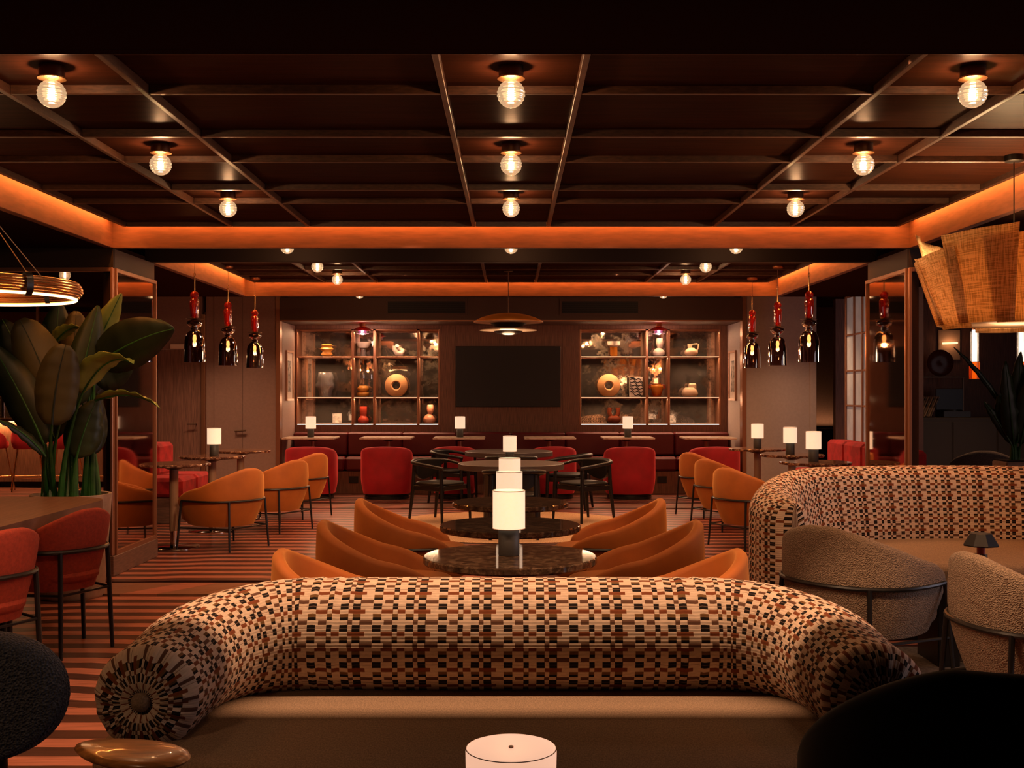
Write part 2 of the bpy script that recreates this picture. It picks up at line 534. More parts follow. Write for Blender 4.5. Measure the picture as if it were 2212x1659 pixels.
# ------------------------------------------------------------------ mesh builder
class MB:
    def __init__(s):
        s.v, s.f, s.uv = [], [], []

    def add(s, vs, fs, uvs=None):
        o = len(s.v)
        s.v += [tuple(p) for p in vs]
        s.uv += uvs if uvs else [(0., 0.)] * len(vs)
        s.f += [tuple(i + o for i in f) for f in fs]
        return s

    def box(s, x0, x1, y0, y1, z0, z1, bev=0.):
        if bev <= 0:
            vs = [(x, y, z) for x in (x0, x1) for y in (y0, y1) for z in (z0, z1)]
            fs = [(0, 1, 3, 2), (4, 6, 7, 5), (0, 4, 5, 1), (2, 3, 7, 6), (0, 2, 6, 4), (1, 5, 7, 3)]
            return s.add(vs, fs)
        # chamfered box: three slightly inset face pairs
        b = min(bev, (x1 - x0) * .45, (y1 - y0) * .45, (z1 - z0) * .45)
        vs, idx = [], {}
        for i, x in enumerate((x0, x1)):
            for j, y in enumerate((y0, y1)):
                for k, z in enumerate((z0, z1)):
                    sx, sy, sz = (1 if i == 0 else -1), (1 if j == 0 else -1), (1 if k == 0 else -1)
                    for a, p in (('x', (x, y + sy * b, z + sz * b)), ('y', (x + sx * b, y, z + sz * b)), ('z', (x + sx * b, y + sy * b, z))):
                        idx[(a, i, j, k)] = len(vs)
                        vs.append(p)
        fs = []
        for i in (0, 1):
            q = [idx[('x', i, 0, 0)], idx[('x', i, 0, 1)], idx[('x', i, 1, 1)], idx[('x', i, 1, 0)]]
            fs.append(q if i == 0 else q[::-1])
            q = [idx[('y', 0, i, 0)], idx[('y', 1, i, 0)], idx[('y', 1, i, 1)], idx[('y', 0, i, 1)]]
            fs.append(q if i == 0 else q[::-1])
            q = [idx[('z', 0, 0, i)], idx[('z', 0, 1, i)], idx[('z', 1, 1, i)], idx[('z', 1, 0, i)]]
            fs.append(q if i == 0 else q[::-1])
        for i in (0, 1):
            for j in (0, 1):
                fs.append((idx[('x', i, j, 0)], idx[('x', i, j, 1)], idx[('y', i, j, 1)], idx[('y', i, j, 0)]))
                fs.append((idx[('x', i, 0, j)], idx[('x', i, 1, j)], idx[('z', i, 1, j)], idx[('z', i, 0, j)]))
                fs.append((idx[('y', 0, i, j)], idx[('y', 1, i, j)], idx[('z', 1, i, j)], idx[('z', 0, i, j)]))
                for k in (0, 1):
                    fs.append((idx[('x', i, j, k)], idx[('y', i, j, k)], idx[('z', i, j, k)]))
        return s.add(vs, fs)

    def lathe(s, prof, seg=24, c=(0, 0, 0), sx=1., sy=1., mod=None):
        """prof: list of (r, z); closes to the axis where r == 0"""
        vs, fs = [], []
        n = len(prof)
        for i in range(seg):
            a = 2 * PI * i / seg
            for (r, z) in prof:
                rr = r * (mod(a, z) if mod else 1)
                vs.append((c[0] + rr * math.cos(a) * sx, c[1] + rr * math.sin(a) * sy, c[2] + z))
        for i in range(seg):
            j = (i + 1) % seg
            for k in range(n - 1):
                if prof[k][0] == 0 and prof[k + 1][0] == 0:
                    continue
                if prof[k][0] == 0:
                    fs.append((i * n + k, j * n + k + 1, i * n + k + 1))
                elif prof[k + 1][0] == 0:
                    fs.append((i * n + k, j * n + k, i * n + k + 1))
                else:
                    fs.append((i * n + k, j * n + k, j * n + k + 1, i * n + k + 1))
        return s.add(vs, fs)

    def cyl(s, c, r, z0, z1, seg=20, r1=None):
        r1 = r if r1 is None else r1
        return s.lathe([(0, z0), (r, z0), (r1, z1), (0, z1)], seg, c)

    def tube(s, path, r, seg=8, closed=False, caps=True):
        P = [Vector(p) for p in path]
        n = len(P)
        rs = r if isinstance(r, (list, tuple)) else [r] * n
        vs, fs = [], []
        up = None
        for i in range(n):
            a = P[(i - 1) % n] if (closed or i > 0) else P[i]
            b = P[(i + 1) % n] if (closed or i < n - 1) else P[i]
            t = (b - a).normalized()
            if up is None:
                up = Vector((0, 0, 1)) if abs(t.z) < .9 else Vector((1, 0, 0))
            e1 = (up - t * up.dot(t)).normalized()
            up = e1
            e2 = t.cross(e1)
            for k in range(seg):
                an = 2 * PI * k / seg
                vs.append(P[i] + (e1 * math.cos(an) + e2 * math.sin(an)) * rs[i])
        m = n if closed else n - 1
        for i in range(m):
            j = (i + 1) % n
            for k in range(seg):
                l = (k + 1) % seg
                fs.append((i * seg + k, i * seg + l, j * seg + l, j * seg + k))
        if caps and not closed:
            fs.append(tuple(range(seg))[::-1])
            fs.append(tuple((n - 1) * seg + k for k in range(seg)))
        return s.add(vs, fs)

    def loops(s, rings, closed_ring=True, cap=True, uvs=None):
        """skin a list of equal-length rings"""
        n = len(rings[0])
        vs = [p for r_ in rings for p in r_]
        fs = []
        for i in range(len(rings) - 1):
            for k in range(n if closed_ring else n - 1):
                l = (k + 1) % n
                fs.append((i * n + k, i * n + l, (i + 1) * n + l, (i + 1) * n + k))
        if cap:
            fs.append(tuple(range(n))[::-1])
            fs.append(tuple((len(rings) - 1) * n + k for k in range(n)))
        return s.add(vs, fs, uvs)

    def prism(s, poly, z0, z1):
        n = len(poly)
        vs = [(x, y, z0) for x, y in poly] + [(x, y, z1) for x, y in poly]
        fs = [tuple(range(n))[::-1], tuple(range(n, 2 * n))]
        fs += [(i, (i + 1) % n, n + (i + 1) % n, n + i) for i in range(n)]
        return s.add(vs, fs)

    def puck(s, cx, cy, ax, ay, z0, z1, r=.04, n=2.5, seg=48, clip=None):
        """rounded superellipse cushion"""
        rings = []
        lev = []
        for k in range(5):
            a = PI / 2 * k / 4
            lev.append((r * (1 - math.sin(a)), z0 + r * (1 - math.cos(a))))
        for k in range(5):
            a = PI / 2 * k / 4
            lev.append((r * (1 - math.cos(a)), z1 - r * (1 - math.sin(a))))
        for ins, z in lev:
            ring = []
            for i in range(seg):
                t = 2 * PI * i / seg
                c, q = math.cos(t), math.sin(t)
                ring.append((cx + (ax - ins) * math.copysign(abs(c) ** (2 / n), c), cy + (ay - ins) * math.copysign(abs(q) ** (2 / n), q), z))
            rings.append(ring)
        return s.loops(rings)

    def sphere(s, c, r, seg=16, rings=10, sz=1., sx=1., sy=1.):
        prof = [(0, -r * sz)] + [(r * math.sin(PI * k / rings), -r * sz * math.cos(PI * k / rings)) for k in range(1, rings)] + [(0, r * sz)]
        return s.lathe(prof, seg, c, sx, sy)

    def build(s, name, mat, parent=None, smooth=True, ang=40, loc=None):
        me = bpy.data.meshes.new(name)
        me.from_pydata(s.v, [], s.f)
        if any(u != (0., 0.) for u in s.uv):
            ul = me.uv_layers.new(name='UVMap')
            li = [0] * len(me.loops)
            me.loops.foreach_get('vertex_index', li)
            flat = []
            for i in li:
                flat += s.uv[i]
            ul.data.foreach_set('uv', flat)
        me.materials.append(M[mat] if isinstance(mat, str) else mat)
        me.polygons.foreach_set('use_smooth', [smooth] * len(me.polygons))
        if smooth:
            me.set_sharp_from_angle(angle=R(ang))
        me.update()
        o = bpy.data.objects.new(name, me)
        COL.objects.link(o)
        if parent:
            o.parent = parent
        if loc is not None:
            o.location = loc
        return o


def tag(o, label=None, cat=None, group=None, kind=None):
    if label:
        o['label'] = label
    if cat:
        o['category'] = cat
    if group:
        o['group'] = group
    if kind:
        o['kind'] = kind
    return o


def thing(name, label, cat, loc=(0, 0, 0), rz=0., group=None):
    o = bpy.data.objects.new(name, None)
    COL.objects.link(o)
    o.location = loc
    o.rotation_euler = (0, 0, rz)
    o.empty_display_size = .1
    return tag(o, label, cat, group)


def struct(o, kind='structure'):
    o['kind'] = kind
    return o


def dup(o, loc=None, rz=None, label=None, group=None, parent=None):
    c = o.copy()
    COL.objects.link(c)
    if parent:
        c.parent = parent
    for ch in list(o.children):
        dup(ch, parent=c)
    if loc is not None:
        c.location = loc
    if rz is not None:
        c.rotation_euler = (0, 0, rz)
    if label:
        c['label'] = label
    if group:
        c['group'] = group
    return c


def place(proto, used, loc, rz, label, group=None):
    """first call moves the prototype itself, later calls copy it"""
    if proto.name not in used:
        used.add(proto.name)
        proto.location = loc
        proto.rotation_euler = (0, 0, rz)
        proto['label'] = label
        if group:
            proto['group'] = group
        return proto
    return dup(proto, loc, rz, label, group)


USED = set()
# ------------------------------------------------------------------ the room: floor
fl = struct(MB().box(-11, 9.5, -1.0, 20.5, -.25, -.022).build('floor', 'slab', smooth=False))
planks = []
PW, PL, TIP = .12, 1.2, .28
pitch = PL - TIP


def hexplank(cx, cy):
    hl, hw = PL / 2 - .0015, PW / 2 - .0015
    return [(cx - hl, cy), (cx - hl + TIP, cy - hw), (cx + hl - TIP, cy - hw), (cx + hl, cy), (cx + hl - TIP, cy + hw), (cx - hl + TIP, cy + hw)]


def field(y0, y1, x0, x1, shift):
    nx0, nx1 = math.floor(x0 / pitch), math.ceil(x1 / pitch)
    for k in range(nx0, nx1 + 1):
        cx = k * pitch + shift
        n = int(round((y1 - y0) / PW))
        for j in range(n):
            cy = y0 + PW / 2 + j * PW + (PW / 2 if k % 2 else 0)
            if cy + PW / 2 > y1 + .001:
                continue
            planks.append((hexplank(cx, cy), 'plank_light' if j % 2 else 'plank_dark', cx, cy))


def border(y0, y1, x0, x1):
    """band of slanting planks laid in chevrons"""
    wv = .28
    n = int((x1 - x0) / wv)
    for k in range(n):
        a = x0 + k * wv
        s = .34
        e = .0015
        p = [(a + e, y0 + e), (a + wv - e, y0 + e), (a + wv - e + s, y1 - e), (a + s + e, y1 - e)]
        planks.append((p, ('plank_mid', 'plank_mid', 'plank_light')[k % 3], a, (y0 + y1) / 2))


field(3.0, 8.4, -5, 5, .1)
border(8.45, 8.95, -6, 5)
field(9.0, 14.7, -9, 7, .4)
border(14.75, 15.35, -9, 6)
field(15.4, 18.0, -9, 7.5, .1)


def plank_rank(p):
    _, _, cx, cy = p
    if abs(cx) > .46 * cy + .3 or cy < 3.9:
        return 1e9
    if abs(cx) < 1.35 and cy < 5.2:
        return 1e6 + cy
    if cx > 1.1 and cy < 6.6 or cx < -2.6 and cy < 9:
        return 1e6 + cy
    return cy


planks.sort(key=plank_rank)
for i, (poly, mt, cx, cy) in enumerate(planks[:290]):
    MB().prism(poly, -.02, random.uniform(-.0006, .0006)).build('plank', mt, fl, smooth=False)
for mt in ('plank_light', 'plank_dark', 'plank_mid'):
    mb = MB()
    for poly, m_, cx, cy in planks[290:]:
        if m_ == mt and cy < 19:
            mb.prism(poly, -.02, 0)
    struct(mb.build('far_planks', mt, fl, smooth=False), 'stuff')

# ------------------------------------------------------------------ ceiling
ce = struct(MB().box(-11, 9.5, -1.0, 20.5, 3.15, 3.3).build('ceiling', 'dark_paint', smooth=False))
COLX = [-3.1, -2.25, -1.63, -.30, .30, 1.63, 2.25, 3.1]
ROWY = [4.10, 4.46, 5.07, 5.92, 6.57, 7.47, 8.0, 9.1]


def raft(colx, rowy):
    for i in range(len(colx) - 1):
        for j in range(len(rowy) - 1):
            e = .004
            MB().box(colx[i] + e, colx[i + 1] - e, rowy[j] + e, rowy[j + 1] - e, ZC + random.uniform(-.003, .003), ZC + .03).build('panel', 'ceiling_wood', ce, smooth=False)
    for x in colx:
        MB().box(x - .014, x + .014, rowy[0], rowy[-1], ZT, ZC + .032, .003).build('batten', 'batten_wood', ce, smooth=False)
    for y in rowy:
        for i in range(len(colx) - 1):
            MB().box(colx[i] + .015, colx[i + 1] - .015, y - .012, y + .012, ZT + .002, ZC + .031, .003).build('batten', 'batten_wood', ce, smooth=False)


raft(COLX, ROWY)
raft(COLX, [10.5, 11.0, 11.6, 12.3, 12.9, 13.72])
# channels with flat panels between the coffers, and beyond the second coffer
for x0, x1 in ((-FX, -1.08), (-1.08, 1.08), (1.08, FX)):
    MB().box(x0 + .004, x1 - .004, D1 + .065, D2 - .004, ZC, ZC + .03).build('panel', 'ceiling_wood', ce, smooth=False)
    MB().box(x0 + .004, x1 - .004, D3 + .065, DB, ZC, ZC + .03).build('panel', 'ceiling_wood', ce, smooth=False)
# fascias that carry the coves
k = 0
for nm, b in (('trim_1', (-FX - .06, FX + .06, D1, D1 + .06)), ('trim_2', (-FX - .06, -FX, D0, D1)), ('trim_3', (FX, FX + .06, D0, D1)),
              ('trim_4', (-FX - .06, FX + .06, D0 - .06, D0)), ('trim_5', (-FX - .06, FX + .06, D3, D3 + .06)),
              ('trim_6', (-FX - .06, -FX, D2 + .1, D3)), ('trim_7', (FX, FX + .06, D2 + .1, D3))):
    struct(MB().box(*b, ZS, 3.15, .003).build(nm, 'soffit' if nm == 'trim_4' else 'fascia', smooth=False))
struct(MB().box(-FX - .06, FX + .06, D2, D2 + .1, ZS, 3.15, .003).build('beam', 'dark_paint', smooth=False))
# soffits
for i, b in enumerate(((-11, 9.5, -1, D0 - .06), (-11, -FX - .06, D0 - .06, 10.8), (FX + .06, 9.5, D0 - .06, 10.8),
                       (-4.3, -FX - .06, 10.8, D3 + .06), (FX + .06, 5.2, 10.8, D3 + .06))):
    struct(MB().box(*b, ZS, ZS + .05).build('ceiling_soffit', 'soffit', ce, smooth=False))
for b in ((-11, -4.3, 10.8, 20.4), (5.2, 9.5, 10.8, 20.4), (-4.3, -FX - .06, D3 + .06, 20.4), (FX + .06, 5.2, D3 + .06, 20.4)):
    struct(MB().box(*b, ZC + .0, ZC + .05).build('ceiling_panel', 'soffit', ce, smooth=False))

# ------------------------------------------------------------------ outer walls
struct(MB().box(-11, -10.8, -1, 20.5, 0, 3.15).build('wall_left', 'dark_paint', smooth=False))
struct(MB().box(9.3, 9.5, -1, 20.5, 0, 3.15).build('wall_right', 'dark_paint', smooth=False))
struct(MB().box(-11, 9.5, 19.3, 19.5, 0, 3.15).build('wall_far', 'panel_taupe', smooth=False))
struct(MB().box(-11, 9.5, -1.2, -1, 0, 3.15).build('wall_front', 'dark_paint', smooth=False))

# ------------------------------------------------------------------ pillar screens with mirror and glass
for sx, side in ((-1, 'left'), (1, 'right')):
    X = 3.25 * sx
    xi = lambda a, b: (min(X + sx * a, X + sx * b), max(X + sx * a, X + sx * b))
    pw = struct(MB().box(*xi(.012, .10), D1 + .07, 10.37, 0, ZS).build('wall_pillar_' + side, 'bulkhead', smooth=False))
    MB().box(*xi(-.015, .115), D1 - .015, 10.39, 0, .165, .004).build('plinth', 'plinth_wood', pw, smooth=False)
    MB().box(*xi(.004, .012), D1 + .08, 10.35, .20, 2.50).build('mirror_pane', 'tinted_mirror', pw, smooth=False)
    fr = MB()
    for y0, y1 in ((D1 + .062, D1 + .085), (10.345, 10.37)):
        fr.box(*xi(-.012, .013), y0, y1, .166, 2.52)
    fr.box(*xi(-.012, .013), D1 + .085, 10.345, .166, .20)
    fr.box(*xi(-.012, .013), D1 + .085, 10.345, 2.49, 2.52)
    fr.build('mirror_frame', 'bronze', pw, smooth=False)
    # glass screen facing the room, running outwards from the pillar corner
    gs = struct(MB().box(*xi(.0, 3.6), D1 + .012, D1 + .05, 2.525, ZS).build('wall_screen_' + side, 'dark_paint', smooth=False))
    MB().box(*xi(0.0, 3.6), D1 - .005, D1 + .06, 0, .165, .004).build('plinth', 'plinth_wood', gs, smooth=False)
    for a in (0., 1.25, 2.5):
        MB().box(*xi(a, a + .022), D1 + .002, D1 + .058, .166, 2.522, .004).build('stile', 'bronze', gs, smooth=False)
        MB().box(*xi(a + .023, a + 1.249), D1 + .005, D1 + .055, .166, .20, .004).build('rail', 'bronze', gs, smooth=False)
        MB().box(*xi(a + .023, a + 1.249), D1 + .005, D1 + .055, 2.488, 2.522, .004).build('rail', 'bronze', gs, smooth=False)
        MB().box(*xi(a + .023, a + 1.249), D1 + .026, D1 + .032, .201, 2.487).build('pane', 'screen_glass', gs, smooth=False)

# ------------------------------------------------------------------ walls at the bulkhead plane
wl = struct(MB().box(-5.25, -5.06, DB, DB + .15, 0, ZC).build('wall_left_rear', 'panel_taupe', smooth=False))
MB().box(-5.06, -4.42, DB, DB + .15, 2.12, ZC).build('panel', 'panel_taupe', wl, smooth=False)
MB().box(-4.36, -4.25, DB + .02, DB + .15, 0, ZC).build('panel', 'panel_taupe', wl, smooth=False)
MB().box(-4.245, -3.84, DB + .01, DB + .15, 0, ZC).build('panel', 'panel_taupe', wl, smooth=False)
MB().box(-3.835, -3.36, DB + .01, DB + .15, 0, ZC).build('panel', 'panel_taupe', wl, smooth=False)
MB().box(-3.36, -3.30, DB - .012, DB + .15, 0, ZC, .004).build('edge_trim', 'bronze', wl, smooth=False)
d1 = struct(MB().box(-5.055, -4.43, DB + .03, DB + .09, .01, 2.115, .004).build('door_1', 'door_wood', smooth=False))
MB().box(-4.425, -4.365, DB - .012, DB + .12, 0, 2.62, .004).build('door_frame', 'bronze', d1, smooth=False)
hb = MB().tube([(-4.5, DB + .03, 1.05), (-4.5, DB - .03, 1.05), (-4.62, DB - .03, 1.05)], .009, 8)
hb.build('door_handle', 'dark_bronze', d1)
o = MB().box(-4.86, -4.64, DB + .004, DB + .028, 2.125, 2.19, .003).build('door_sign', 'white_sign')
MB().box(-4.5, -4.42, DB - .005, DB + .03, 2.19, 2.21).build('door_closer', 'dark_bronze', d1)
o.location = (0, -.03, .0)
tag(o, 'small pale blank plate fixed above the wooden door', 'sign')
o = MB().tube([(-3.94, DB - .03, .95), (-3.78, DB - .03, .96)], .012, 8).box(-3.94, -3.92, DB - .03, DB + .01, .94, .96).build('door_pull', 'dark_bronze')
tag(o, 'short dark bar handle on the taupe wall beside the left pictures', 'handle')

wr = struct(MB().box(3.36, 4.27, DB + .01, DB + .15, 0, ZC).build('wall_right_rear', 'panel_grey', smooth=False))
MB().box(3.30, 3.36, DB - .012, DB + .15, 0, ZC, .004).build('edge_trim', 'bronze', wr, smooth=False)
MB().box(4.27, 4.36, DB - .01, DB + .15, 0, ZC, .004).build('edge_trim', 'panel_grey', wr, smooth=False)
struct(MB().box(4.36, 7.9, 18.2, 18.35, 0, ZC).build('wall_corridor', 'panel_taupe', smooth=False))
o = MB().box(4.4, 5.3, 17.95, 18.19, 0, .92).build('corridor_cabinet', 'dark_paint', smooth=False)
tag(o, 'low dark cabinet in the gap behind the glazed window', 'cabinet')
light('wall_glow', 'AREA', (4.85, 18.07, .96), 1.6, (1, .5, .22), shape='RECTANGLE', size=.85, size_y=.05, rot=(R(180), 0, 0))

# window wall on the right
ww = struct(MB().box(4.42, 4.6, 12.65, 14.95, 0, .86).build('wall_window_right', 'panel_taupe', smooth=False))
MB().box(4.42, 4.6, 12.65, 13.86, .86, ZC).build('panel', 'panel_taupe', ww, smooth=False)
MB().box(4.42, 4.6, 13.86, 14.95, 2.76, ZC).build('panel', 'panel_taupe', ww, smooth=False)
wn = thing('window_1', None, None, (0, 0, 0))
struct(wn)
ys, zs = [13.87, 14.24, 14.58, 14.94], [.87, 1.33, 1.78, 2.25, 2.75]
for y in ys:
    MB().box(4.40, 4.45, y - .02, y + .02, .865, 2.76, .003).build('stile', 'bronze', wn, smooth=False)
for z in zs:
    for i in range(3):
        MB().box(4.405, 4.445, ys[i] + .021, ys[i + 1] - .021, z - .012, z + .012, .003).build('muntin', 'bronze', wn, smooth=False)
for i in range(3):
    for j in range(4):
        MB().box(4.42, 4.43, ys[i] + .021, ys[i + 1] - .021, zs[j] + .013, zs[j + 1] - .013).build('pane', 'grey_pane', wn, smooth=False)

# ------------------------------------------------------------------ bulkhead and back wall with two shelf openings
bh = struct(MB().box(-3.30, 3.30, DB - .02, DW, 2.525, 2.86).build('wall_bulkhead', 'bulkhead', smooth=False))
MB().box(-3.30, 3.30, DB - .03, DB - .02, 2.515, 2.535).build('edge_trim', 'bronze', bh, smooth=False)
for i, (x0, x1) in enumerate(((at(838, 660, DB).x, at(1005, 660, DB).x), (at(1213, 660, DB).x, at(1378, 660, DB).x))):
    v = thing('air_vent', ('black slotted air vent on the bulkhead over the left shelves', 'black slotted air vent on the bulkhead over the right shelves')[i], 'vent', (0, 0, 0), 0, 'air vents on the bulkhead')
    z0, z1 = 2.63, 2.80
    MB().box(x0, x1, DB - .024, DB - .019, z0, z1).build('backing', 'vent_black', v, smooth=False)
    f_ = MB()
    f_.box(x0 - .03, x0, DB - .034, DB - .021, z0 - .03, z1 + .03)
    f_.box(x1, x1 + .03, DB - .034, DB - .021, z0 - .03, z1 + .03)
    f_.box(x0, x1, DB - .034, DB - .021, z0 - .03, z0)
    f_.box(x0, x1, DB - .034, DB - .021, z1, z1 + .03)
    f_.build('frame', 'bulkhead', v, smooth=False)
    for q in range(6):
        MB().box(x0, x1, DB - .033, DB - .025, z0 + .012 + q * .028, z0 + .022 + q * .028).build('slat', 'vent_black', v, smooth=False)
for sx, side in ((-1, 'left'), (1, 'right')):
    x0, x1 = sorted((3.30 * sx, 3.38 * sx))
    struct(MB().box(x0, x1, DB + .16, DW + .4, 0, 2.52).build('wall_return_' + side, 'panel_taupe' if sx < 0 else 'panel_grey', smooth=False))

LX = [-3.262, -2.415, -2.085, -1.415, -1.109]
RX = [1.066, 2.075, 2.405, 3.177]
SZ = [1.020, 1.429, 2.054, 2.446]
wb = struct(MB().box(-3.30, 3.30, DW, DW + .06, 0, 1.0).build('wall_back', 'back_wood', smooth=False))
for x0, x1, z0, z1 in ((-3.30, -3.29, 1.0, 2.525), (-1.085, -.85, 1.0, 2.525), (-.846, .78, 1.0, 2.525), (.784, 1.04, 1.0, 2.525), (3.20, 3.30, 1.0, 2.525),
                       (-3.29, -1.085, 2.47, 2.525), (1.04, 3.20, 2.47, 2.525)):
    MB().box(x0, x1, DW, DW + .06, z0, z1).build('panel', 'back_wood', wb, smooth=False)
MB().box(-3.3, 3.3, DW - .004, DW + .03, 1.0, 1.012).build('ledge', 'back_wood', wb, smooth=False)


def shelf_unit(xs, label, mid_glow):
    t = thing('display_shelf', label, 'shelf', (0, 0, 0), 0, 'built-in display shelves')
    y0, y1 = DW - .004, DW + .37
    e = .018
    x0, x1 = xs[0] - e, xs[-1] + e
    for x in (xs[0] - e / 2 - .002, xs[-1] + e / 2 + .002):
        MB().box(x - .013, x + .013, y0, y1, SZ[0] - .02, SZ[-1] + .02, .003).build('side_panel', 'bronze', t, smooth=False)
    for x in xs[1:-1]:
        MB().box(x - .018, x + .018, y0 + .002, y1, SZ[0], SZ[-1], .003).build('divider', 'bronze', t, smooth=False)
    for i in range(len(xs) - 1):
        a, b = xs[i] + (.019 if i else .004), xs[i + 1] - (.019 if i < len(xs) - 2 else .004)
        for j, z in enumerate(SZ):
            s = MB().box(a, b, y0 + .004, y1, z - (.022 if j < 3 else 0), z + (0 if j < 3 else .022), .003).build('shelf_board', 'bronze', t, smooth=False)
            if j in (0, 1) or (j == 2 and mid_glow):
                MB().box(a, b, y0, y0 + .004, z - .010, z).build('light_strip', 'led_white' if j == 0 else 'glow_strip', s, smooth=False)
        MB().box(xs[i] + .004, xs[i + 1] - .004, y1 - .01, y1 + .01, SZ[0], SZ[-1]).build('mirror_panel', 'antique_mirror', t, smooth=False)
        for j in range(3):
            light('shelf_light', 'AREA', ((a + b) / 2, DW + .06, SZ[j + 1] - .03), 8.0 * (b - a), (1., .55, .29), t, shape='RECTANGLE', size=(b - a) * .95, size_y=.02, rot=(R(-14), 0, 0))
    return t


shelf_unit(LX, 'built-in mirror-backed display shelf to the left of the television', False)
shelf_unit(RX, 'built-in mirror-backed display shelf to the right of the television', True)

tv = thing('television', 'large switched-off flat television on the wooden back wall', 'television', (0, 0, 0))
x0, x1 = at(984, 0, DW - .05).x, at(1211, 0, DW - .05).x
z1, z0 = at(0, 748, DW - .05).z, at(0, 879, DW - .05).z
MB().box(x0, x1, DW - .05, DW - .001, z0, z1, .006).build('body', 'black_plastic', tv, smooth=False)
MB().box(x0 + .012, x1 - .012, DW - .053, DW - .05, z0 + .02, z1 - .012).build('display_panel', 'screen', tv, smooth=False)

for sx, lab in ((-1, 'tall narrow framed print on the left return wall beside the shelves'), (1, 'tall narrow framed print on the right return wall beside the shelves')):
    p = thing('framed_print', lab, 'picture', (0, 0, 0), 0, 'prints on the return walls')
    X = 3.30 * sx
    xi = lambda a, b: (min(X - sx * a, X - sx * b), max(X - sx * a, X - sx * b))
    ya, yb, za, zb = 16.58, 17.08, 1.38, 2.12
    for q in ((ya, ya + .03, za, zb), (yb - .03, yb, za, zb), (ya + .03, yb - .03, za, za + .03), (ya + .03, yb - .03, zb - .03, zb)):
        MB().box(*xi(.002, .03), *q).build('frame_bar', 'frame_wood', p, smooth=False)
    MB().box(*xi(.002, .012), ya + .03, yb - .03, za + .03, zb - .03).build('mount', 'paper', p, smooth=False)
    MB().box(*xi(.012, .014), ya + .12, yb - .12, za + .13, zb - .15).build('print', 'art_dark', p, smooth=False)


# ------------------------------------------------------------------ furniture builders
def sstep(t):
    t = max(0., min(1., t))
    return t * t * (3 - 2 * t)


def tub_shell(w, b, phim, zb, za, z0, th, bot, nphi=48, flat=.08, knee=.55, power=2.3, droop=.13, lean=.05, rimpow=0, fwd=1., pinch=.3):
    """upholstered U-shaped shell; back at -y, open at +y"""
    rings = []
    ph = [-1 + 2 * i / nphi for i in range(nphi + 1)]
    ext = [-1.0, -.994, -.98, -.955] + [p for p in ph if abs(p) < .94] + [.955, .98, .994, 1.0]
    for s_ in ext:
        phi = s_ * phim
        s = abs(s_)
        e = min(1., (1 - s) / .045)
        k = math.sqrt(max(0., 1 - (1 - e) ** 2))
        k = max(k, .12)
        rd = max(0., (s - .76) / .24)
        rd = 1 - math.sqrt(max(0., 1 - rd * rd))
        lin = max(0., (s - flat) / (.9 - flat))
        rim = zb - (zb - za) * (.55 * sstep(lin) + .45 * min(1., lin)) - .02 * (1 - k) - rd * droop
        if rimpow:
            rim = zb - (zb - za) * s ** rimpow - .02 * (1 - k)
        zz0 = z0 + .02 * (1 - k) + (pinch * rd * droop if not rimpow else 0)
        ring = []

        def scal(z):
            v = (z - z0) / (zb - z0)
            return bot + (1 - bot) * math.sin(PI / 2 * min(1., max(0., v) / knee)) - lean * max(0., v - knee) ** 1.5
        pts = []
        for q in range(9):
            z = zz0 + (rim - th / 2 - zz0) * q / 8
            pts.append((0., z))
        for q in range(1, 6):
            a = PI * q / 6
            pts.append((th / 2 - th / 2 * math.cos(a), rim - th / 2 + th / 2 * math.sin(a)))
        for q in range(5):
            z = rim - th / 2 - (rim - th / 2 - zz0 - .03) * q / 4
            pts.append((th, z))
        cx, cy = math.sin(phi), -math.cos(phi)
        n = power
        rad = (abs(cx) ** n + abs(cy) ** n) ** (-1 / n)
        for off, z in pts:
            off = th / 2 + (off - th / 2) * k
            sc_ = scal(z)
            x = (w * sc_ - off) * cx * rad
            y = (b * sc_ - off) * cy * rad
            if y > 0:
                y *= fwd
            ring.append((x, y, z))
        rings.append(ring)
    return MB().loops(rings)


def tub_ring_pt(w, b, phi, z, zb, z0, bot, knee, off, power=2.3, fwd=1.):
    v = (z - z0) / (zb - z0)
    s = bot + (1 - bot) * math.sin(PI / 2 * min(1., v / knee))
    cx, cy = math.sin(phi), -math.cos(phi)
    rad = (abs(cx) ** power + abs(cy) ** power) ** (-1 / power)
    y = (b * s + off) * cy * rad
    return Vector(((w * s + off) * cx * rad, y * fwd if y > 0 else y, z))


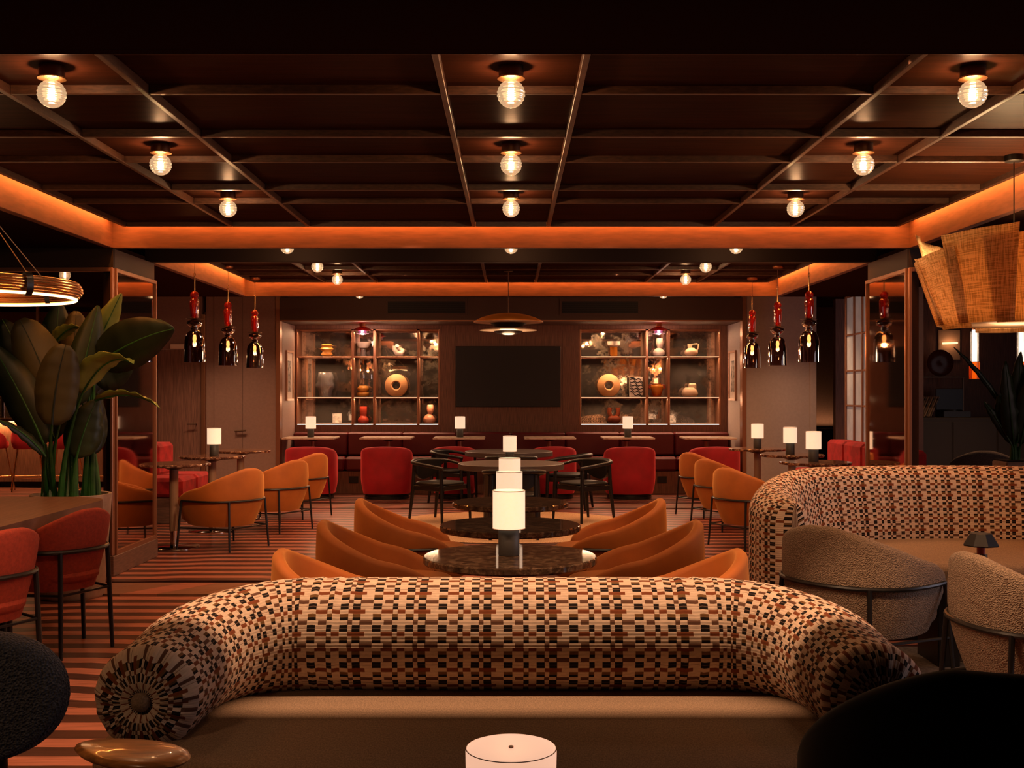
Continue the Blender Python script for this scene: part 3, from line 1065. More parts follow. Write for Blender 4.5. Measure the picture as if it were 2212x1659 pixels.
def tub_chair(name, label, mat, w=.375, b=.36, phim=R(128), zb=.775, za=.56, z0=.225, th=.06, bot=.74, ringz=.47,
              seat=(.25, .455), ringphi=R(112), legphi=(R(40), R(112)), knee=.62, seat_y=.07, cat='armchair', frame=True, lr=.0105, flat=.08, splay=1.10, droop=.17, lean=.10, fwd=1.5, pinch=.22):
    t = thing(name, label, cat)
    tub_shell(w, b, phim, zb, za, z0, th, bot, knee=knee, flat=flat, droop=droop, lean=lean, fwd=fwd, pinch=pinch).build('shell', mat, t, ang=60)
    MB().puck(0, seat_y, (w - th) * .90, b * .98, seat[0], seat[1], .05, 2.6).build('seat', mat, t, ang=60)
    if frame:
        path = [tub_ring_pt(w, b, -ringphi + 2 * ringphi * i / 28, ringz, zb, z0, bot, knee, .010, 2.3, fwd) for i in range(29)]
        MB().tube(path, lr, 8).build('frame_rail', 'black_metal', t)
        feet = []
        for p in (-legphi[1], -legphi[0], legphi[0], legphi[1]):
            a = tub_ring_pt(w, b, p, ringz, zb, z0, bot, knee, .012, 2.3, fwd)
            f_ = Vector((a.x * splay, a.y * splay, 0.0))
            feet.append((a, f_))
            MB().tube([a, a.lerp(f_, .5), f_], [lr * 1.05, lr * 1.05, lr * .9], 8).build('leg', 'black_metal', t)
        hz = (z0 - .012) / ringz
        for i, j in ((0, 1), (2, 3), (1, 2)):
            pa, pb = feet[i][1].lerp(feet[i][0], hz), feet[j][1].lerp(feet[j][0], hz)
            MB().tube([pa, pb], .008, 6).build('stretcher', 'black_metal', t)
    return t


def barrel_chair():
    t = thing('barrel_chair', 'x', 'armchair')
    w, b = .365, .34
    tub_shell(w, b, R(150), .745, .42, .075, .075, .90, knee=.35, flat=.02, power=2.7, droop=.05, lean=.0, rimpow=2.4).build('shell', 'red_velvet', t, ang=60)
    MB().puck(0, .03, .285, .30, .10, .43, .05, 2.6).build('seat', 'red_velvet', t, ang=60)
    MB().lathe([(0, 0), (.315, 0), (.315, .04), (.30, .045), (.30, .11), (0, .11)], 36).build('base', 'black_metal', t)
    return t


def black_chair():
    t = thing('wooden_armchair', 'x', 'armchair')
    for sx in (-1, 1):
        MB().tube([(sx * .25, .23, .63), (sx * .255, .235, .40), (sx * .265, .25, 0)], [.017, .024, .015], 10).build('leg', 'black_wood', t)
        MB().tube([(sx * .22, -.20, .655), (sx * .225, -.205, .40), (sx * .24, -.255, 0)], [.018, .026, .015], 10).build('leg', 'black_wood', t)
        MB().box(min(sx * .215, sx * .245), max(sx * .215, sx * .245), -.19, .22, .36, .42, .006).build('seat_rail', 'black_wood', t)
    for y in (-.2, .225):
        MB().box(-.21, .21, y - .013, y + .013, .365, .42, .006).build('seat_rail', 'black_wood', t)
    MB().puck(0, .01, .255, .245, .415, .455, .018, 3.2).build('seat', 'black_leather', t)
    # arm and top rail in one bow
    path, rs = [], []
    for i in range(33):
        a = -1 + 2 * i / 32
        if abs(a) > .62:
            f_ = (abs(a) - .62) / .38
            x = math.copysign(.315 - .055 * f_, a)
            y = -.07 + .33 * f_
            z = .672 - .05 * f_
            r = .019
        else:
            an = a / .62 * PI / 2
            x, y = .315 * math.sin(an), -.07 - .20 * math.cos(an)
            z = .672 + .02 * math.cos(an)
            r = .019 + .009 * math.cos(an)
        path.append((x, y, z))
        rs.append(r)
    MB().tube(path, rs, 10).build('arm_rail', 'black_wood', t)
    rings = []
    for i in range(15):
        an = -1 + 2 * i / 14
        zlo = .475 + .13 * abs(an) ** 2
        an_ = an * 1.0
        ring = []
        for off, z in ((0, zlo), (0, .69), (.03, .695), (.03, zlo)):
            ring.append(((.30 - off) * math.sin(an_), -.065 - (.195 - off) * math.cos(an_), z))
        rings.append(ring)
    MB().loops(rings).build('backrest', 'black_leather', t, ang=50)
    return t


def pedestal_table(name, label, D, z, top_mat, th=.028, col='bronze', col_r=.036, base='chrome', base_r=.25, chrome_foot=True, rough_edge=True, cat='table', dish=True):
    t = thing(name, label, cat)
    rr = D / 2
    mod = (lambda a, q: 1 + .0025 * math.sin(a * 37) + .002 * math.sin(a * 61 + q * 300)) if rough_edge else None
    MB().lathe([(0, z - th), (rr - .008, z - th), (rr, z - th + .008), (rr, z - .006), (rr - .006, z), (0, z)], 72 if not rough_edge else 120, mod=mod).build('tabletop', top_mat, t, ang=30)
    if dish:
        MB().lathe([(0, z - th - .035), (col_r * 1.2, z - th - .035), (rr * .42, z - th - .001), (0, z - th - .001)], 40).build('support_dish', 'dark_bronze', t)
    zf = .16 if chrome_foot else .02
    MB().cyl((0, 0, 0), col_r, zf, z - th - .03, 24).build('column', col, t)
    if chrome_foot:
        MB().cyl((0, 0, 0), col_r * .86, .016, zf + .001, 24).build('column_foot', 'chrome', t)
    MB().lathe([(0, 0), (base_r, 0), (base_r, .008), (base_r * .97, .014), (col_r * 1.2, .02), (0, .02)], 48).build('base', base, t)
    return t


def table_lamp():
    t = thing('table_lamp', 'x', 'lamp')
    MB().lathe([(0, 0), (.046, 0), (.048, .003), (.048, .122), (.044, .125), (0, .125)], 64, mod=lambda a, z: 1 + .018 * math.cos(a * 32)).build('base', 'lamp_base', t, ang=80)
    s = MB().lathe([(.0, .288), (.068, .288), (.0735, .290), (.0735, .297), (.075, .299), (.075, .301), (.074, .125), (.075, .123), (.074, .122), (.071, .124), (.02, .128), (0, .128)], 40)
    s = MB().lathe([(0, .129), (.066, .129), (.072, .125), (.0748, .125), (.0748, .300), (.0730, .300), (.0720, .293), (0, .293)], 40)
    s.build('lamp_shade', 'linen_shade', t, ang=40)
    rm = MB()
    for z in (.1245, .2985):
        rm.tube([(.0752 * math.cos(2 * PI * i / 40), .0752 * math.sin(2 * PI * i / 40), z) for i in range(40)], .0016, 6, closed=True)
    rm.build('shade_rim', 'trim_ring', t)
    return t


# ------------------------------------------------------------------ ceiling globes
def ceiling_globe():
    t = thing('ceiling_globe_lamp', 'x', 'lamp')
    mo = MB().lathe([(0, 0), (.052, 0), (.052, -.045), (.0, -.045)], 36, mod=None)
    mo.build('mount', 'dark_bronze', t)
    MB().lathe([(0, -.045), (.058, -.047), (.058, -.053), (.02, -.058), (0, -.058)], 36).build('collar', 'brass', t)
    prof = []
    N = 66
    for i in range(N + 1):
        a = PI * i / N
        r = .0585 * math.sin(a) * (1 + .028 * math.cos(i * 2 * PI / 6))
        prof.append((0 if i in (0, N) else r, -.058 - .0575 + .0585 * math.cos(a)))
    MB().lathe(prof, 32).build('glass_globe', 'globe_glass', t, ang=80)
    MB().cyl((0, 0, 0), .0115, -.163, -.066, 14).build('tube_bulb', 'filament', t)
    light('bulb_light', 'POINT', (0, 0, -.115), BULB_GLOW, BULB_COL, t, shadow_soft_size=.02)
    light('bulb_beam', 'SPOT', (0, 0, -.185), BULB_SPOT, BULB_COL, t, spot_size=R(156), spot_blend=.6, shadow_soft_size=.025)
    return t


globe = ceiling_globe()
rows = [('first row', 4.765), ('second row', 6.245), ('third row', 7.735)]
cols = [('left', -1.93), ('middle', 0.0), ('right', 1.94)]
for rn, y in rows:
    for cn, x in cols:
        g_ = place(globe, USED, (x, y, ZC), 0, f'ribbed glass globe lamp in the {rn} of the large ceiling coffer, {cn} strip', 'ribbed globe lamps of the large coffer')
        for c_ in g_.children:            # the beams of the first row lean to the tables behind the sofa
            if c_.type == 'LIGHT' and c_.data.type == 'SPOT':
                if rn == 'first row':
                    c_.data = c_.data.copy()
                    c_.data.spot_size = R(100)
                    c_.rotation_euler = (R(27), 0, 0)
                if (rn, cn) in (('first row', 'right'), ('second row', 'left'), ('second row', 'middle'), ('third row', 'middle')):
                    c_.data = c_.data.copy()      # these lamps are turned down
                    c_.data.energy *= .35
for cn, x in cols:
    place(globe, USED, (x, 9.78, ZC), 1., f'globe lamp peeping below the lit fascia between the two coffers, {cn} one', 'globe lamps between the coffers')
for rn, y in (('nearer', 11.3), ('farther', 12.6)):
    for cn, x in (cols[0], cols[2]):
        place(globe, USED, (x, y, ZC), 2., f'{rn} globe lamp in the {cn} strip of the far ceiling coffer', 'globe lamps of the far coffer')
for cn, x in (cols[0], cols[2]):
    place(globe, USED, (x, 14.45, ZC), 2., f'globe lamp peeping below the far fascia in front of the {cn} air vent', 'globe lamps before the bulkhead')
place(globe, USED, (-4.76, 12.1, ZC), 2., 'single globe lamp seen through the left glass screen above the plant', None)

# ------------------------------------------------------------------ back banquette with tables and barrel chairs
bq = thing('banquette', 'long dark red banquette along the back wall under the shelves', 'sofa')
nb = 8
for i in range(nb):
    a, b_ = -3.28 + 6.56 * i / nb + .004, -3.28 + 6.56 * (i + 1) / nb - .004
    MB().box(a, b_, 17.06, DW - .006, .56, .895 + (.006 if i % 2 else 0), .02).build('back_cushion', 'red_leather', bq)
    MB().box(a, b_, 16.76, DW - .01, .34, .545, .03).build('seat_cushion', 'red_leather', bq)
MB().box(-3.28, 3.28, 16.80, DW - .01, 0, .335, .004).build('base', 'back_wood', bq, smooth=False)
for x in (at(764, 0, 16.8).x, at(1430, 0, 16.8).x):
    MB().box(x - .07, x + .07, 16.79, 16.802, .16, .26).build('vent', 'vent_black', bq, smooth=False)

sq = thing('square_table', 'x', 'table')
MB().box(-.37, .37, -.29, .29, .826, .854, .006).build('tabletop', 'pale_marble', sq, smooth=False)
MB().lathe([(0, .79), (.05, .79), (.13, .825), (0, .825)], 28, (0, .14, 0)).build('support_dish', 'dark_bronze', sq)
MB().cyl((0, .14, 0), .032, .02, .80, 20).build('column', 'bronze', sq)
MB().lathe([(0, 0), (.115, 0), (.115, .01), (.04, .02), (0, .02)], 36, (0, .14, 0)).build('base', 'dark_bronze', sq)
sqx = [-2.91, -1.80, -.75, .56, 1.69, 2.86]
ordn = ['first', 'second', 'third', 'fourth', 'fifth', 'sixth']
for i, x in enumerate(sqx):
    place(sq, USED, (x, 16.50, 0), 0, f'square pale marble table by the back banquette, {ordn[i]} from the left', 'square tables along the banquette')
bc = barrel_chair()
for i, (px, d) in enumerate(((665, 16.15), (831, 16.15), (979, 16.2), (1198, 16.2), (1364, 16.15), (1549, 16.15))):
    x = (px - VX) * 15.85 / F
    o = place(bc, USED, (x, d, 0), 0, f'red velvet barrel chair at the {ordn[i]} square marble table from the left', 'red barrel chairs along the banquette')
    if i in (2, 3):
        o.scale = (.88, .95, 1.0)

# ------------------------------------------------------------------ cafe tables, velvet armchairs and lamps along both sides
cafe = pedestal_table('pedestal_table', 'x', .70, .815, 'red_marble', .026, 'trim_ring', .042, 'chrome', .25)
LT = [(-3.27, 11.0), (-3.24, 12.3), (-3.22, 13.5)]
RT = [(3.02, 11.25), (3.12, 12.6), (3.03, 13.95)]
nm = ['nearest', 'middle', 'farthest']
for i, (x, y) in enumerate(LT):
    place(cafe, USED, (x, y, 0), 0, f'round dark marble pedestal table on the left behind the orange armchairs, {nm[i]} of three', 'round tables on the left')
for i, (x, y) in enumerate(RT):
    place(cafe, USED, (x, y, 0), 0, f'round dark marble pedestal table on the right behind the orange armchairs, {nm[i]} of three', 'round tables on the right')
oc = tub_chair('velvet_armchair', 'x', 'orange_velvet')
for i, (px, d, rz) in enumerate(((484, 11.02, 62), (590, 12.4, 62), (640, 13.75, 62))):
    x = (px - VX) * d / F
    place(oc, USED, (x, d, 0), R(rz), f'orange velvet armchair with black legs at the left round tables, {nm[i]} of three', 'orange armchairs on the left')
for i, (px, d, rz) in enumerate(((1625, 11.1, -62), (1575, 12.55, -62), (1535, 13.9, -62))):
    x = (px - VX) * d / F
    place(oc, USED, (x, d, 0), R(rz), f'orange velvet armchair with black legs at the right round tables, {nm[i]} of three', 'orange armchairs on the right')

# centre row: dark marble tables with six armchairs
mt = pedestal_table('marble_table', 'x', .80, .75, 'dark_marble', .036, 'black_metal', .05, 'black_metal', .26, chrome_foot=False)
MY = [5.23, 6.46, 7.80]
for i, y in enumerate(MY):
    place(mt, USED, (-.005, y, 0), 0, f'round dark marble table with a lit lamp in the centre row, {nm[i]} of three', 'dark marble tables of the centre row')
for i, (y, x) in enumerate(((5.28, .74), (6.47, .74), (7.80, .71))):
    for sx, sd in ((-1, 'left'), (1, 'right')):
        place(oc, USED, (sx * x - .005, y - .02, 0), R(-90 + 4) if sx < 0 else R(90 - 4),
              f'dark orange velvet tub chair on the {sd} of the {nm[i]} dark marble table', 'tub chairs of the centre row')

# black round tables and wooden armchairs on a jute rug
rug = MB().lathe([(0, .004), (0, .001), (1.5, .001), (1.505, .007), (1.48, .012), (0, .012)], 64)
o = MB().lathe([(0, 0.0008), (1.5, .0008), (1.505, .006), (1.49, .011), (0, .011)], 72, (0, 12.75, 0)).build('round_rug', 'jute', None)
tag(o, 'round woven jute rug under the black dining chairs', 'rug')
rt = thing('round_dining_table', 'x', 'table')
MB().lathe([(0, .655), (.58, .655), (.587, .66), (.587, .714), (.58, .72), (0, .72)], 72).build('tabletop', 'table_dark', rt, ang=30)
MB().lathe([(0, .012), (.30, .012), (.30, .64), (.32, .654), (0, .654)], 64, mod=lambda a, z: 1 + .02 * math.cos(a * 40)).build('pedestal', 'black_wood', rt, ang=70)
place(rt, USED, (.0, 12.57, 0), 0, 'round dark table with thick top and lit lamp among black wooden chairs', 'round dining tables')
place(rt, USED, (-.03, 15.15, 0), 0, 'empty round dark table behind, close to the red barrel chairs', 'round dining tables')
kc = black_chair()
for x, y, rz, lab in ((-.835, 13.2, -125, 'black wooden armchair on the left of the nearer round dark table'),
                      (.85, 13.2, 125, 'black wooden armchair on the right of the nearer round dark table'),
                      (.03, 11.69, 0, 'black wooden armchair with its back to the lamps, before the nearer round dark table'),
                      (-.80, 15.5, -110, 'black wooden armchair left of the farther round dark table'),
                      (.76, 14.68, 75, 'black wooden armchair right of the farther round dark table'),
                      (.0, 14.15, 0, 'black wooden armchair between the two round dark tables')):
    place(kc, USED, (x, y, .0118 if y < 14.2 else 0), R(rz), lab, 'black wooden armchairs')

tl = table_lamp()
for loc, lab in (((-.01, 5.23, .75), 'lit linen table lamp on the nearest dark marble table of the centre row'),
                 ((-.01, 6.46, .75), 'lit linen table lamp on the middle dark marble table of the centre row'),
                 ((-.01, 7.80, .75), 'lit linen table lamp on the farthest dark marble table of the centre row'),
                 ((-.015, 12.6, .72), 'lit linen table lamp on the round dark table among black chairs'),
                 ((-3.22, 12.3, .815), 'lit linen table lamp on the middle left round marble table'),
                 ((3.0, 11.25, .815), 'lit linen table lamp on the nearest right round marble table'),
                 ((3.10, 12.6, .815), 'lit linen table lamp on the middle right round marble table'),
                 ((3.03, 13.95, .815), 'lit linen table lamp on the farthest right round marble table'),
                 ((-2.90, 16.42, .854), 'lit linen table lamp on the first square marble table from the left'),
                 ((-.74, 16.42, .854), 'lit linen table lamp on the third square marble table from the left'),
                 ((1.69, 16.42, .854), 'lit linen table lamp on the fifth square marble table from the left')):
    place(tl, USED, loc, random.uniform(0, 3), lab, 'linen table lamps')

# side banquettes in red plush
for sx, lab in ((-1, 'low red plush bench behind the left round tables'), (1, 'red plush bench below the glazed window on the right')):
    t = thing('side_bench', lab, 'bench')
    if sx < 0:
        xb, xs_, y0, y1 = (-4.5, -4.22), (-4.22, -3.76), 12.95, 14.2
    else:
        xb, xs_, y0, y1 = (4.16, 4.41), (3.72, 4.16), 12.0, 14.95
    n = 2 if sx < 0 else 4
    for i in range(n):
        a, b_ = y0 + (y1 - y0) * i / n + .003, y0 + (y1 - y0) * (i + 1) / n - .003
        MB().box(*xb, a, b_, .50, .885, .04).build('back_cushion', 'red_plush', t)
        MB().box(*xs_, a, b_, .30, .52, .04).build('seat_cushion', 'red_plush', t)
    MB().box(min(xb[0], xs_[0]) + (.0 if sx < 0 else .06), max(xb[1], xs_[1]) - (.06 if sx < 0 else 0), y0, y1, 0, .29, .004).build('base', 'plinth_wood', t, smooth=False)

# ------------------------------------------------------------------ patterned sofa in front
UL, VL = .232, .080


def sofa_roll():
    path = []
    for i in range(13):
        path.append(Vector((-.74 + 1.48 * i / 12, 4.2)))
    Rr = .37
    arc = []
    for i in range(1, 13):
        a = R(88) * i / 12
        arc.append(Vector((.74 + Rr * math.sin(a), 4.2 - Rr + Rr * math.cos(a))))
    last = arc[-1]
    dirv = Vector((math.cos(R(88)), -math.sin(R(88))))
    for i in range(1, 7):
        arc.append(last + dirv * .34 * i / 6)
    right = arc
    left = [Vector((-p.x, p.y)) for p in arc][::-1]
    P = left + path + right
    s = [0.]
    for i in range(1, len(P)):
        s.append(s[-1] + (P[i] - P[i - 1]).length)
    tot = s[-1]
    NS, NR = 150, 44
    rings, uvs = [], []

    def pt(q):
        q = max(0., min(tot, q))
        for i in range(1, len(P)):
            if s[i] >= q:
                f_ = (q - s[i - 1]) / (s[i] - s[i - 1])
                return P[i - 1].lerp(P[i], f_)
        return P[-1]
    stations = []
    for i in range(15):
        stations.append((0., i / 14, -1))
    for i in range(1, NS):
        stations.append((tot * i / NS, 1., 0))
    for i in range(15):
        stations.append((tot, 1 - i / 14, 1))
    for q, capf, end in stations:
        p = pt(q)
        a, b_ = pt(q - .02), pt(q + .02)
        tg = (b_ - a).normalized()
        nrm = Vector((tg.y, -tg.x))     # to the front / inner side
        e = min(q, tot - q)
        r0 = .165 + (.212 - .165) * sstep(e / .95)
        cz = .560 + (.602 - .560) * sstep(e / .95)
        fold = 0.
        bend = abs(e - .98)
        k = math.exp(-(bend / .13) ** 2)
        r = r0
        u = q / UL
        push = 0.
        if end:
            ang = capf * PI / 2
            r = r0 * (.03 + .97 * math.sin(ang) ** .8)
            push = .075 * math.cos(ang) ** 1.3 - .03 * max(0., 1 - capf / .16)
            u = (end * (r0 - r) * 1.15 + q) / UL if end > 0 else (q - (r0 - r) * 1.15) / UL
        ring, uv = [], []
        for j in range(NR + 1):
            th = 2 * PI * j / NR
            rr = r * (1 + .018 * k * math.sin(q * 95) + .004 * math.sin(5 * th + q * 9))
            if end:
                rr *= 1 + .05 * (1 - capf) * math.sin(th * 13) * min(1., capf * 4)
            off = nrm * (rr * math.cos(th)) + tg * (end * (push + (.012 * math.sin(th * 15) * (1 - abs(2 * capf - 1)) if end else 0)))
            ring.append((p.x + off.x, p.y + off.y, cz + rr * math.sin(th)))
            uv.append((u, 2 * PI * .212 * (j / NR) / VL))
        rings.append(ring)
        uvs += uv
    return MB().loops(rings, closed_ring=False, cap=False, uvs=uvs)


so = thing('patterned_sofa', 'crescent sofa with a fat rolled back in woven squares, nearest to the camera', 'sofa')
sofa_roll().build('rolled_back', 'patterned_weave', so, ang=70)
MB().puck(0, 3.66, 1.30, .50, .20, .432, .07, 3.2, 64).build('seat', 'beige_seat', so, ang=60)
MB().puck(0, 3.68, 1.15, .44, .0, .205, .01, 3.2, 48).build('base', 'black_metal', so)
for sx in (-1, 1):
    MB().sphere((sx * 1.123, 3.437, .561), .030, 14, 8, 1., 1., .7).build('button', 'yellow_ceramic' if 0 else 'beige_seat', so)


def crescent_back(path, th, ztop, zend, mat_uv=True):
    pts = [Vector(p) for p in path]
    # Catmull-Rom
    C = []
    for i in range(len(pts) - 1):
        p0, p1, p2, p3 = pts[max(0, i - 1)], pts[i], pts[i + 1], pts[min(len(pts) - 1, i + 2)]
        for q in range(12):
            t = q / 12
            C.append(.5 * ((2 * p1) + (p2 - p0) * t + (2 * p0 - 5 * p1 + 4 * p2 - p3) * t * t + (3 * p1 - p0 - 3 * p2 + p3) * t ** 3))
    C.append(pts[-1])
    s = [0.]
    for i in range(1, len(C)):
        s.append(s[-1] + (C[i] - C[i - 1]).length)
    tot = s[-1]
    rings, uvs = [], []
    for i, p in enumerate(C):
        a, b_ = C[max(0, i - 1)], C[min(len(C) - 1, i + 1)]
        tg = (b_ - a).normalized()
        out = Vector((-tg.y, tg.x))
        e = min(s[i], tot - s[i])
        k = math.sqrt(max(.02, 1 - (1 - min(1., e / .13)) ** 2))
        zt = zend + (ztop - zend) * sstep(e / 1.2) - .03 * (1 - k)
        prof = []
        for q in range(9):
            prof.append((th / 2, .02 + (zt - th / 2 - .02) * q / 8))
        for q in range(1, 10):
            an = PI * q / 10
            prof.append((th / 2 * math.cos(an), zt - th / 2 + th / 2 * math.sin(an)))
        for q in range(9):
            z = zt - th / 2 - (zt - th / 2 - .02) * q / 8
            prof.append((-th / 2 - .10 * (1 - q / 8) * 0 - .06 * math.sin(PI * q / 8), z))
        L_ = 0.
        ring, uv = [], []
        for j, (o_, z) in enumerate(prof):
            if j:
                L_ += math.hypot(o_ - prof[j - 1][0], z - prof[j - 1][1])
            q = p + out * (o_ * k)
            ring.append((q.x, q.y, z))
            uv.append((s[i] / UL + .3, L_ / VL))
        rings.append(ring)
        uvs += uv
    mb = MB().loops(rings, closed_ring=False, cap=True, uvs=uvs)
    return mb


s2 = thing('patterned_sofa', 'tall crescent sofa in the same woven squares on the right, facing beige armchairs', 'sofa')
crescent_back([(1.74, 6.95), (1.70, 7.38), (1.98, 7.86), (2.55, 8.12), (3.2, 8.18), (3.85, 8.02), (4.3, 7.6), (4.45, 7.05)], .30, .975, .84).build('back', 'patterned_weave', s2, ang=70)
MB().puck(3.08, 7.40, 1.28, .68, .20, .475, .06, 2.6, 56).build('seat', 'beige_seat', s2, ang=60)
MB().puck(3.08, 7.42, 1.20, .60, .0, .205, .01, 2.6, 40).build('base', 'black_metal', s2)

# beige boucle armchairs on the right
bb = tub_chair('boucle_armchair', 'x', 'beige_boucle', w=.40, b=.39, zb=.80, za=.60, z0=.23, th=.07, bot=.78, fwd=1.2, pinch=.05, ringz=.50, seat=(.25, .45), lr=.012)
place(bb, USED, (1.88, 6.10, .009), R(-52), 'beige boucle armchair seen from behind in front of the tall patterned sofa', None)
place(bb, USED, (2.33, 4.93, .009), R(-84), 'beige boucle armchair at the right edge, opening to the right', None)
tb = thing('low_table', 'low dark table with slab legs between the beige armchairs', 'table', (2.66, 6.32, .009))
MB().lathe([(0, .40), (.35, .40), (.36, .405), (.36, .44), (0, .44)], 48, sx=1.0).build('tabletop', 'black_wood', tb)
for x, y in ((-.24, .0), (.16, .0)):
    MB().box(x - .10, x + .02, -.16, .16, .0, .395, .005).build('leg', 'black_wood', tb)
ml = thing('mushroom_lamp', 'small dark table lamp with a faceted shade and red neck before the tall patterned sofa', 'lamp', (2.61, 6.30, .449))
MB().lathe([(0, 0), (.04, 0), (.034, .155), (0, .155)], 24).build('base', 'dark_bronze', ml)
MB().cyl((0, 0, 0), .022, .155, .205, 18).build('neck', 'red_ceramic', ml)
MB().lathe([(0, .2), (.095, .2), (.098, .206), (.06, .268), (.055, .27), (0, .27)], 8).build('lamp_shade', 'black_plastic', ml, smooth=False)
rg = MB().lathe([(0, .0009), (1.05, .0009), (1.055, .005), (1.04, .009), (0, .009)], 60, (2.30, 5.62, 0)).build('round_rug', 'rug_grey')
tag(rg, 'dark grey rug on the floor below the beige armchairs', 'rug')

# ------------------------------------------------------------------ left: wooden table and red chairs
wt = thing('wooden_table', 'long wooden table with rounded corners at the left edge, red chairs along it', 'table')
pl = []
X1, Y0, Y1, cr = -2.66, 4.9, 7.62, .28
for i in range(9):
    a = PI / 2 * i / 8
    pl.append((X1 - cr + cr * math.cos(a), Y1 - cr + cr * math.sin(a)))
pl += [(-3.75 + .0, Y1), (-4.05, Y1 - .3), (-4.05, Y0 + .3), (-3.75, Y0)]
for i in range(9):
    a = -PI / 2 + PI / 2 * i / 8
    pl.append((X1 - cr + cr * math.cos(a), Y0 + cr + cr * math.sin(a)))
MB().prism(pl, .735, .80).build('tabletop', 'table_wood', wt, ang=30)
for y in (5.5, 7.0):
    MB().box(-3.55, -3.10, y - .06, y + .06, 0, .734, .005).build('leg', 'black_wood', wt)
rc = tub_chair('red_chair', 'x', 'red_felt', w=.30, b=.29, phim=R(118), zb=.835, za=.66, z0=.37, th=.05, bot=.70, ringz=.60, seat=(.40, .50), ringphi=R(104), legphi=(R(38), R(104)), knee=1.1, seat_y=.05, cat='chair', lr=.013, flat=.1, droop=.05, lean=0., fwd=1.1)
place(rc, USED, (-2.66, 6.62, 0), R(66), 'red upholstered chair with black tube legs at the long wooden table, nearer its far end', 'red chairs at the wooden table')
place(rc, USED, (-2.68, 5.66, 0), R(66), 'red upholstered chair at the long wooden table, cut by the left picture edge', 'red chairs at the wooden table')

# ------------------------------------------------------------------ closest things
ch = thing('charcoal_armchair', 'charcoal boucle armchair back at the lower left edge', 'armchair', (-1.65, 3.36, 0), R(8))
rings = []
for yy, k in ((-.065, .72), (-.058, .86), (-.04, .95), (0., 1.), (.04, .95), (.058, .86), (.065, .72)):
    ring = []
    for i in range(48):
        t = 2 * PI * i / 48
        c, q = math.cos(t), math.sin(t)
        ring.append((.33 * k * math.copysign(abs(c) ** (2 / 2.6), c) * (1 - .10 * (q < 0) * abs(q)), yy, .595 + .20 * math.copysign(abs(q) ** (2 / 2.4), q) * (1 - (1 - k) * .6)))
    rings.append(ring)
MB().loops(rings).build('backrest', 'charcoal_boucle', ch, ang=80)
MB().puck(-.14, .30, .19, .24, .29, .43, .05, 2.6).build('seat', 'charcoal_boucle', ch)
for sx in (-1, 1):
    MB().tube([(sx * .12 - .12, .10, .30), (sx * .13 - .12, .09, 0)], [.018, .012], 10).build('leg', 'black_wood', ch)
    MB().tube([(sx * .12 - .12, .46, .30), (sx * .13 - .12, .50, 0)], [.018, .012], 10).build('leg', 'black_wood', ch)
    MB().tube([(sx * .1 - .12, .12, .36), (sx * .1 - .12, .04, .42)], [.018, .018], 10).build('bracket', 'black_wood', ch)

pt_ = thing('paddle_table', 'small side table with an oval paddle-shaped wooden top before the sofa corner', 'table', (-.925, 2.75, 0))
rings = []
for z, k in ((.606, .55), (.609, .82), (.616, .95), (.624, 1.), (.631, .97), (.637, .86), (.640, .6)):
    ring = []
    for i in range(48):
        t = 2 * PI * i / 48
        x = .165 * k * math.cos(t)
        y = .085 * k * math.sin(t) * (1 + .25 * math.cos(t))
        a = R(-24)
        ring.append((x * math.cos(a) - y * math.sin(a), x * math.sin(a) + y * math.cos(a), z))
    rings.append(ring)
MB().loops(rings).build('tabletop', 'paddle_wood', pt_, ang=70)
MB().tube([(.055, -.01, .608), (.052, -.01, .3), (.05, -.01, .02)], [.022, .017, .017], 16).build('post', 'paddle_wood', pt_)
MB().lathe([(0, 0), (.14, 0), (.14, .012), (.02, .022), (0, .022)], 32, (.05, -.01, 0)).build('base', 'dark_bronze', pt_)

cf = pedestal_table('coffee_table', 'round dark coffee table under the white drum lamp at the bottom edge', .7, .43, 'dark_marble', .03, 'black_metal', .05, 'black_metal', .25, chrome_foot=False)
cf.location = (.0, 2.42, 0)
dl = thing('drum_lamp', 'glowing white drum lamp at the bottom middle, small hole in its flat top', 'lamp', (.0, 2.46, .43))
MB().lathe([(0, 0), (.05, 0), (.05, .16), (0, .16)], 32).build('base', 'lamp_base', dl)
MB().lathe([(0, .16), (.085, .16), (.097, .19), (.099, .292), (.0965, .3005), (.09, .303), (.006, .300), (0, .2995)], 64).build('lamp_shade', 'lamp_glass_white', dl, ang=30)
MB().lathe([(0, .3), (.0055, .3), (.0055, .3035), (0, .3035)], 16).build('switch', 'dark_bronze', dl)
MB().tube([(.0978 * math.cos(2 * PI * i / 64), .0978 * math.sin(2 * PI * i / 64), .299) for i in range(64)], .0011, 6, closed=True).build('rim', 'trim_ring', dl)

fc = tub_chair('felt_armchair', 'black felt armchair back filling the lower right corner', 'black_felt', w=.46, b=.38, phim=R(120), zb=.935, za=.62, z0=.22, th=.07, bot=.86, ringz=.5, seat=(.25, .44), frame=False, flat=.17, knee=.4, droop=.1, lean=.02)
fc.location = (1.13, 2.60, 0)
fc.rotation_euler = (0, 0, R(-14))
MB().lathe([(0, 0), (.26, 0), (.26, .012), (.05, .03), (.05, .26), (0, .26)], 32).build('base', 'black_metal', fc)

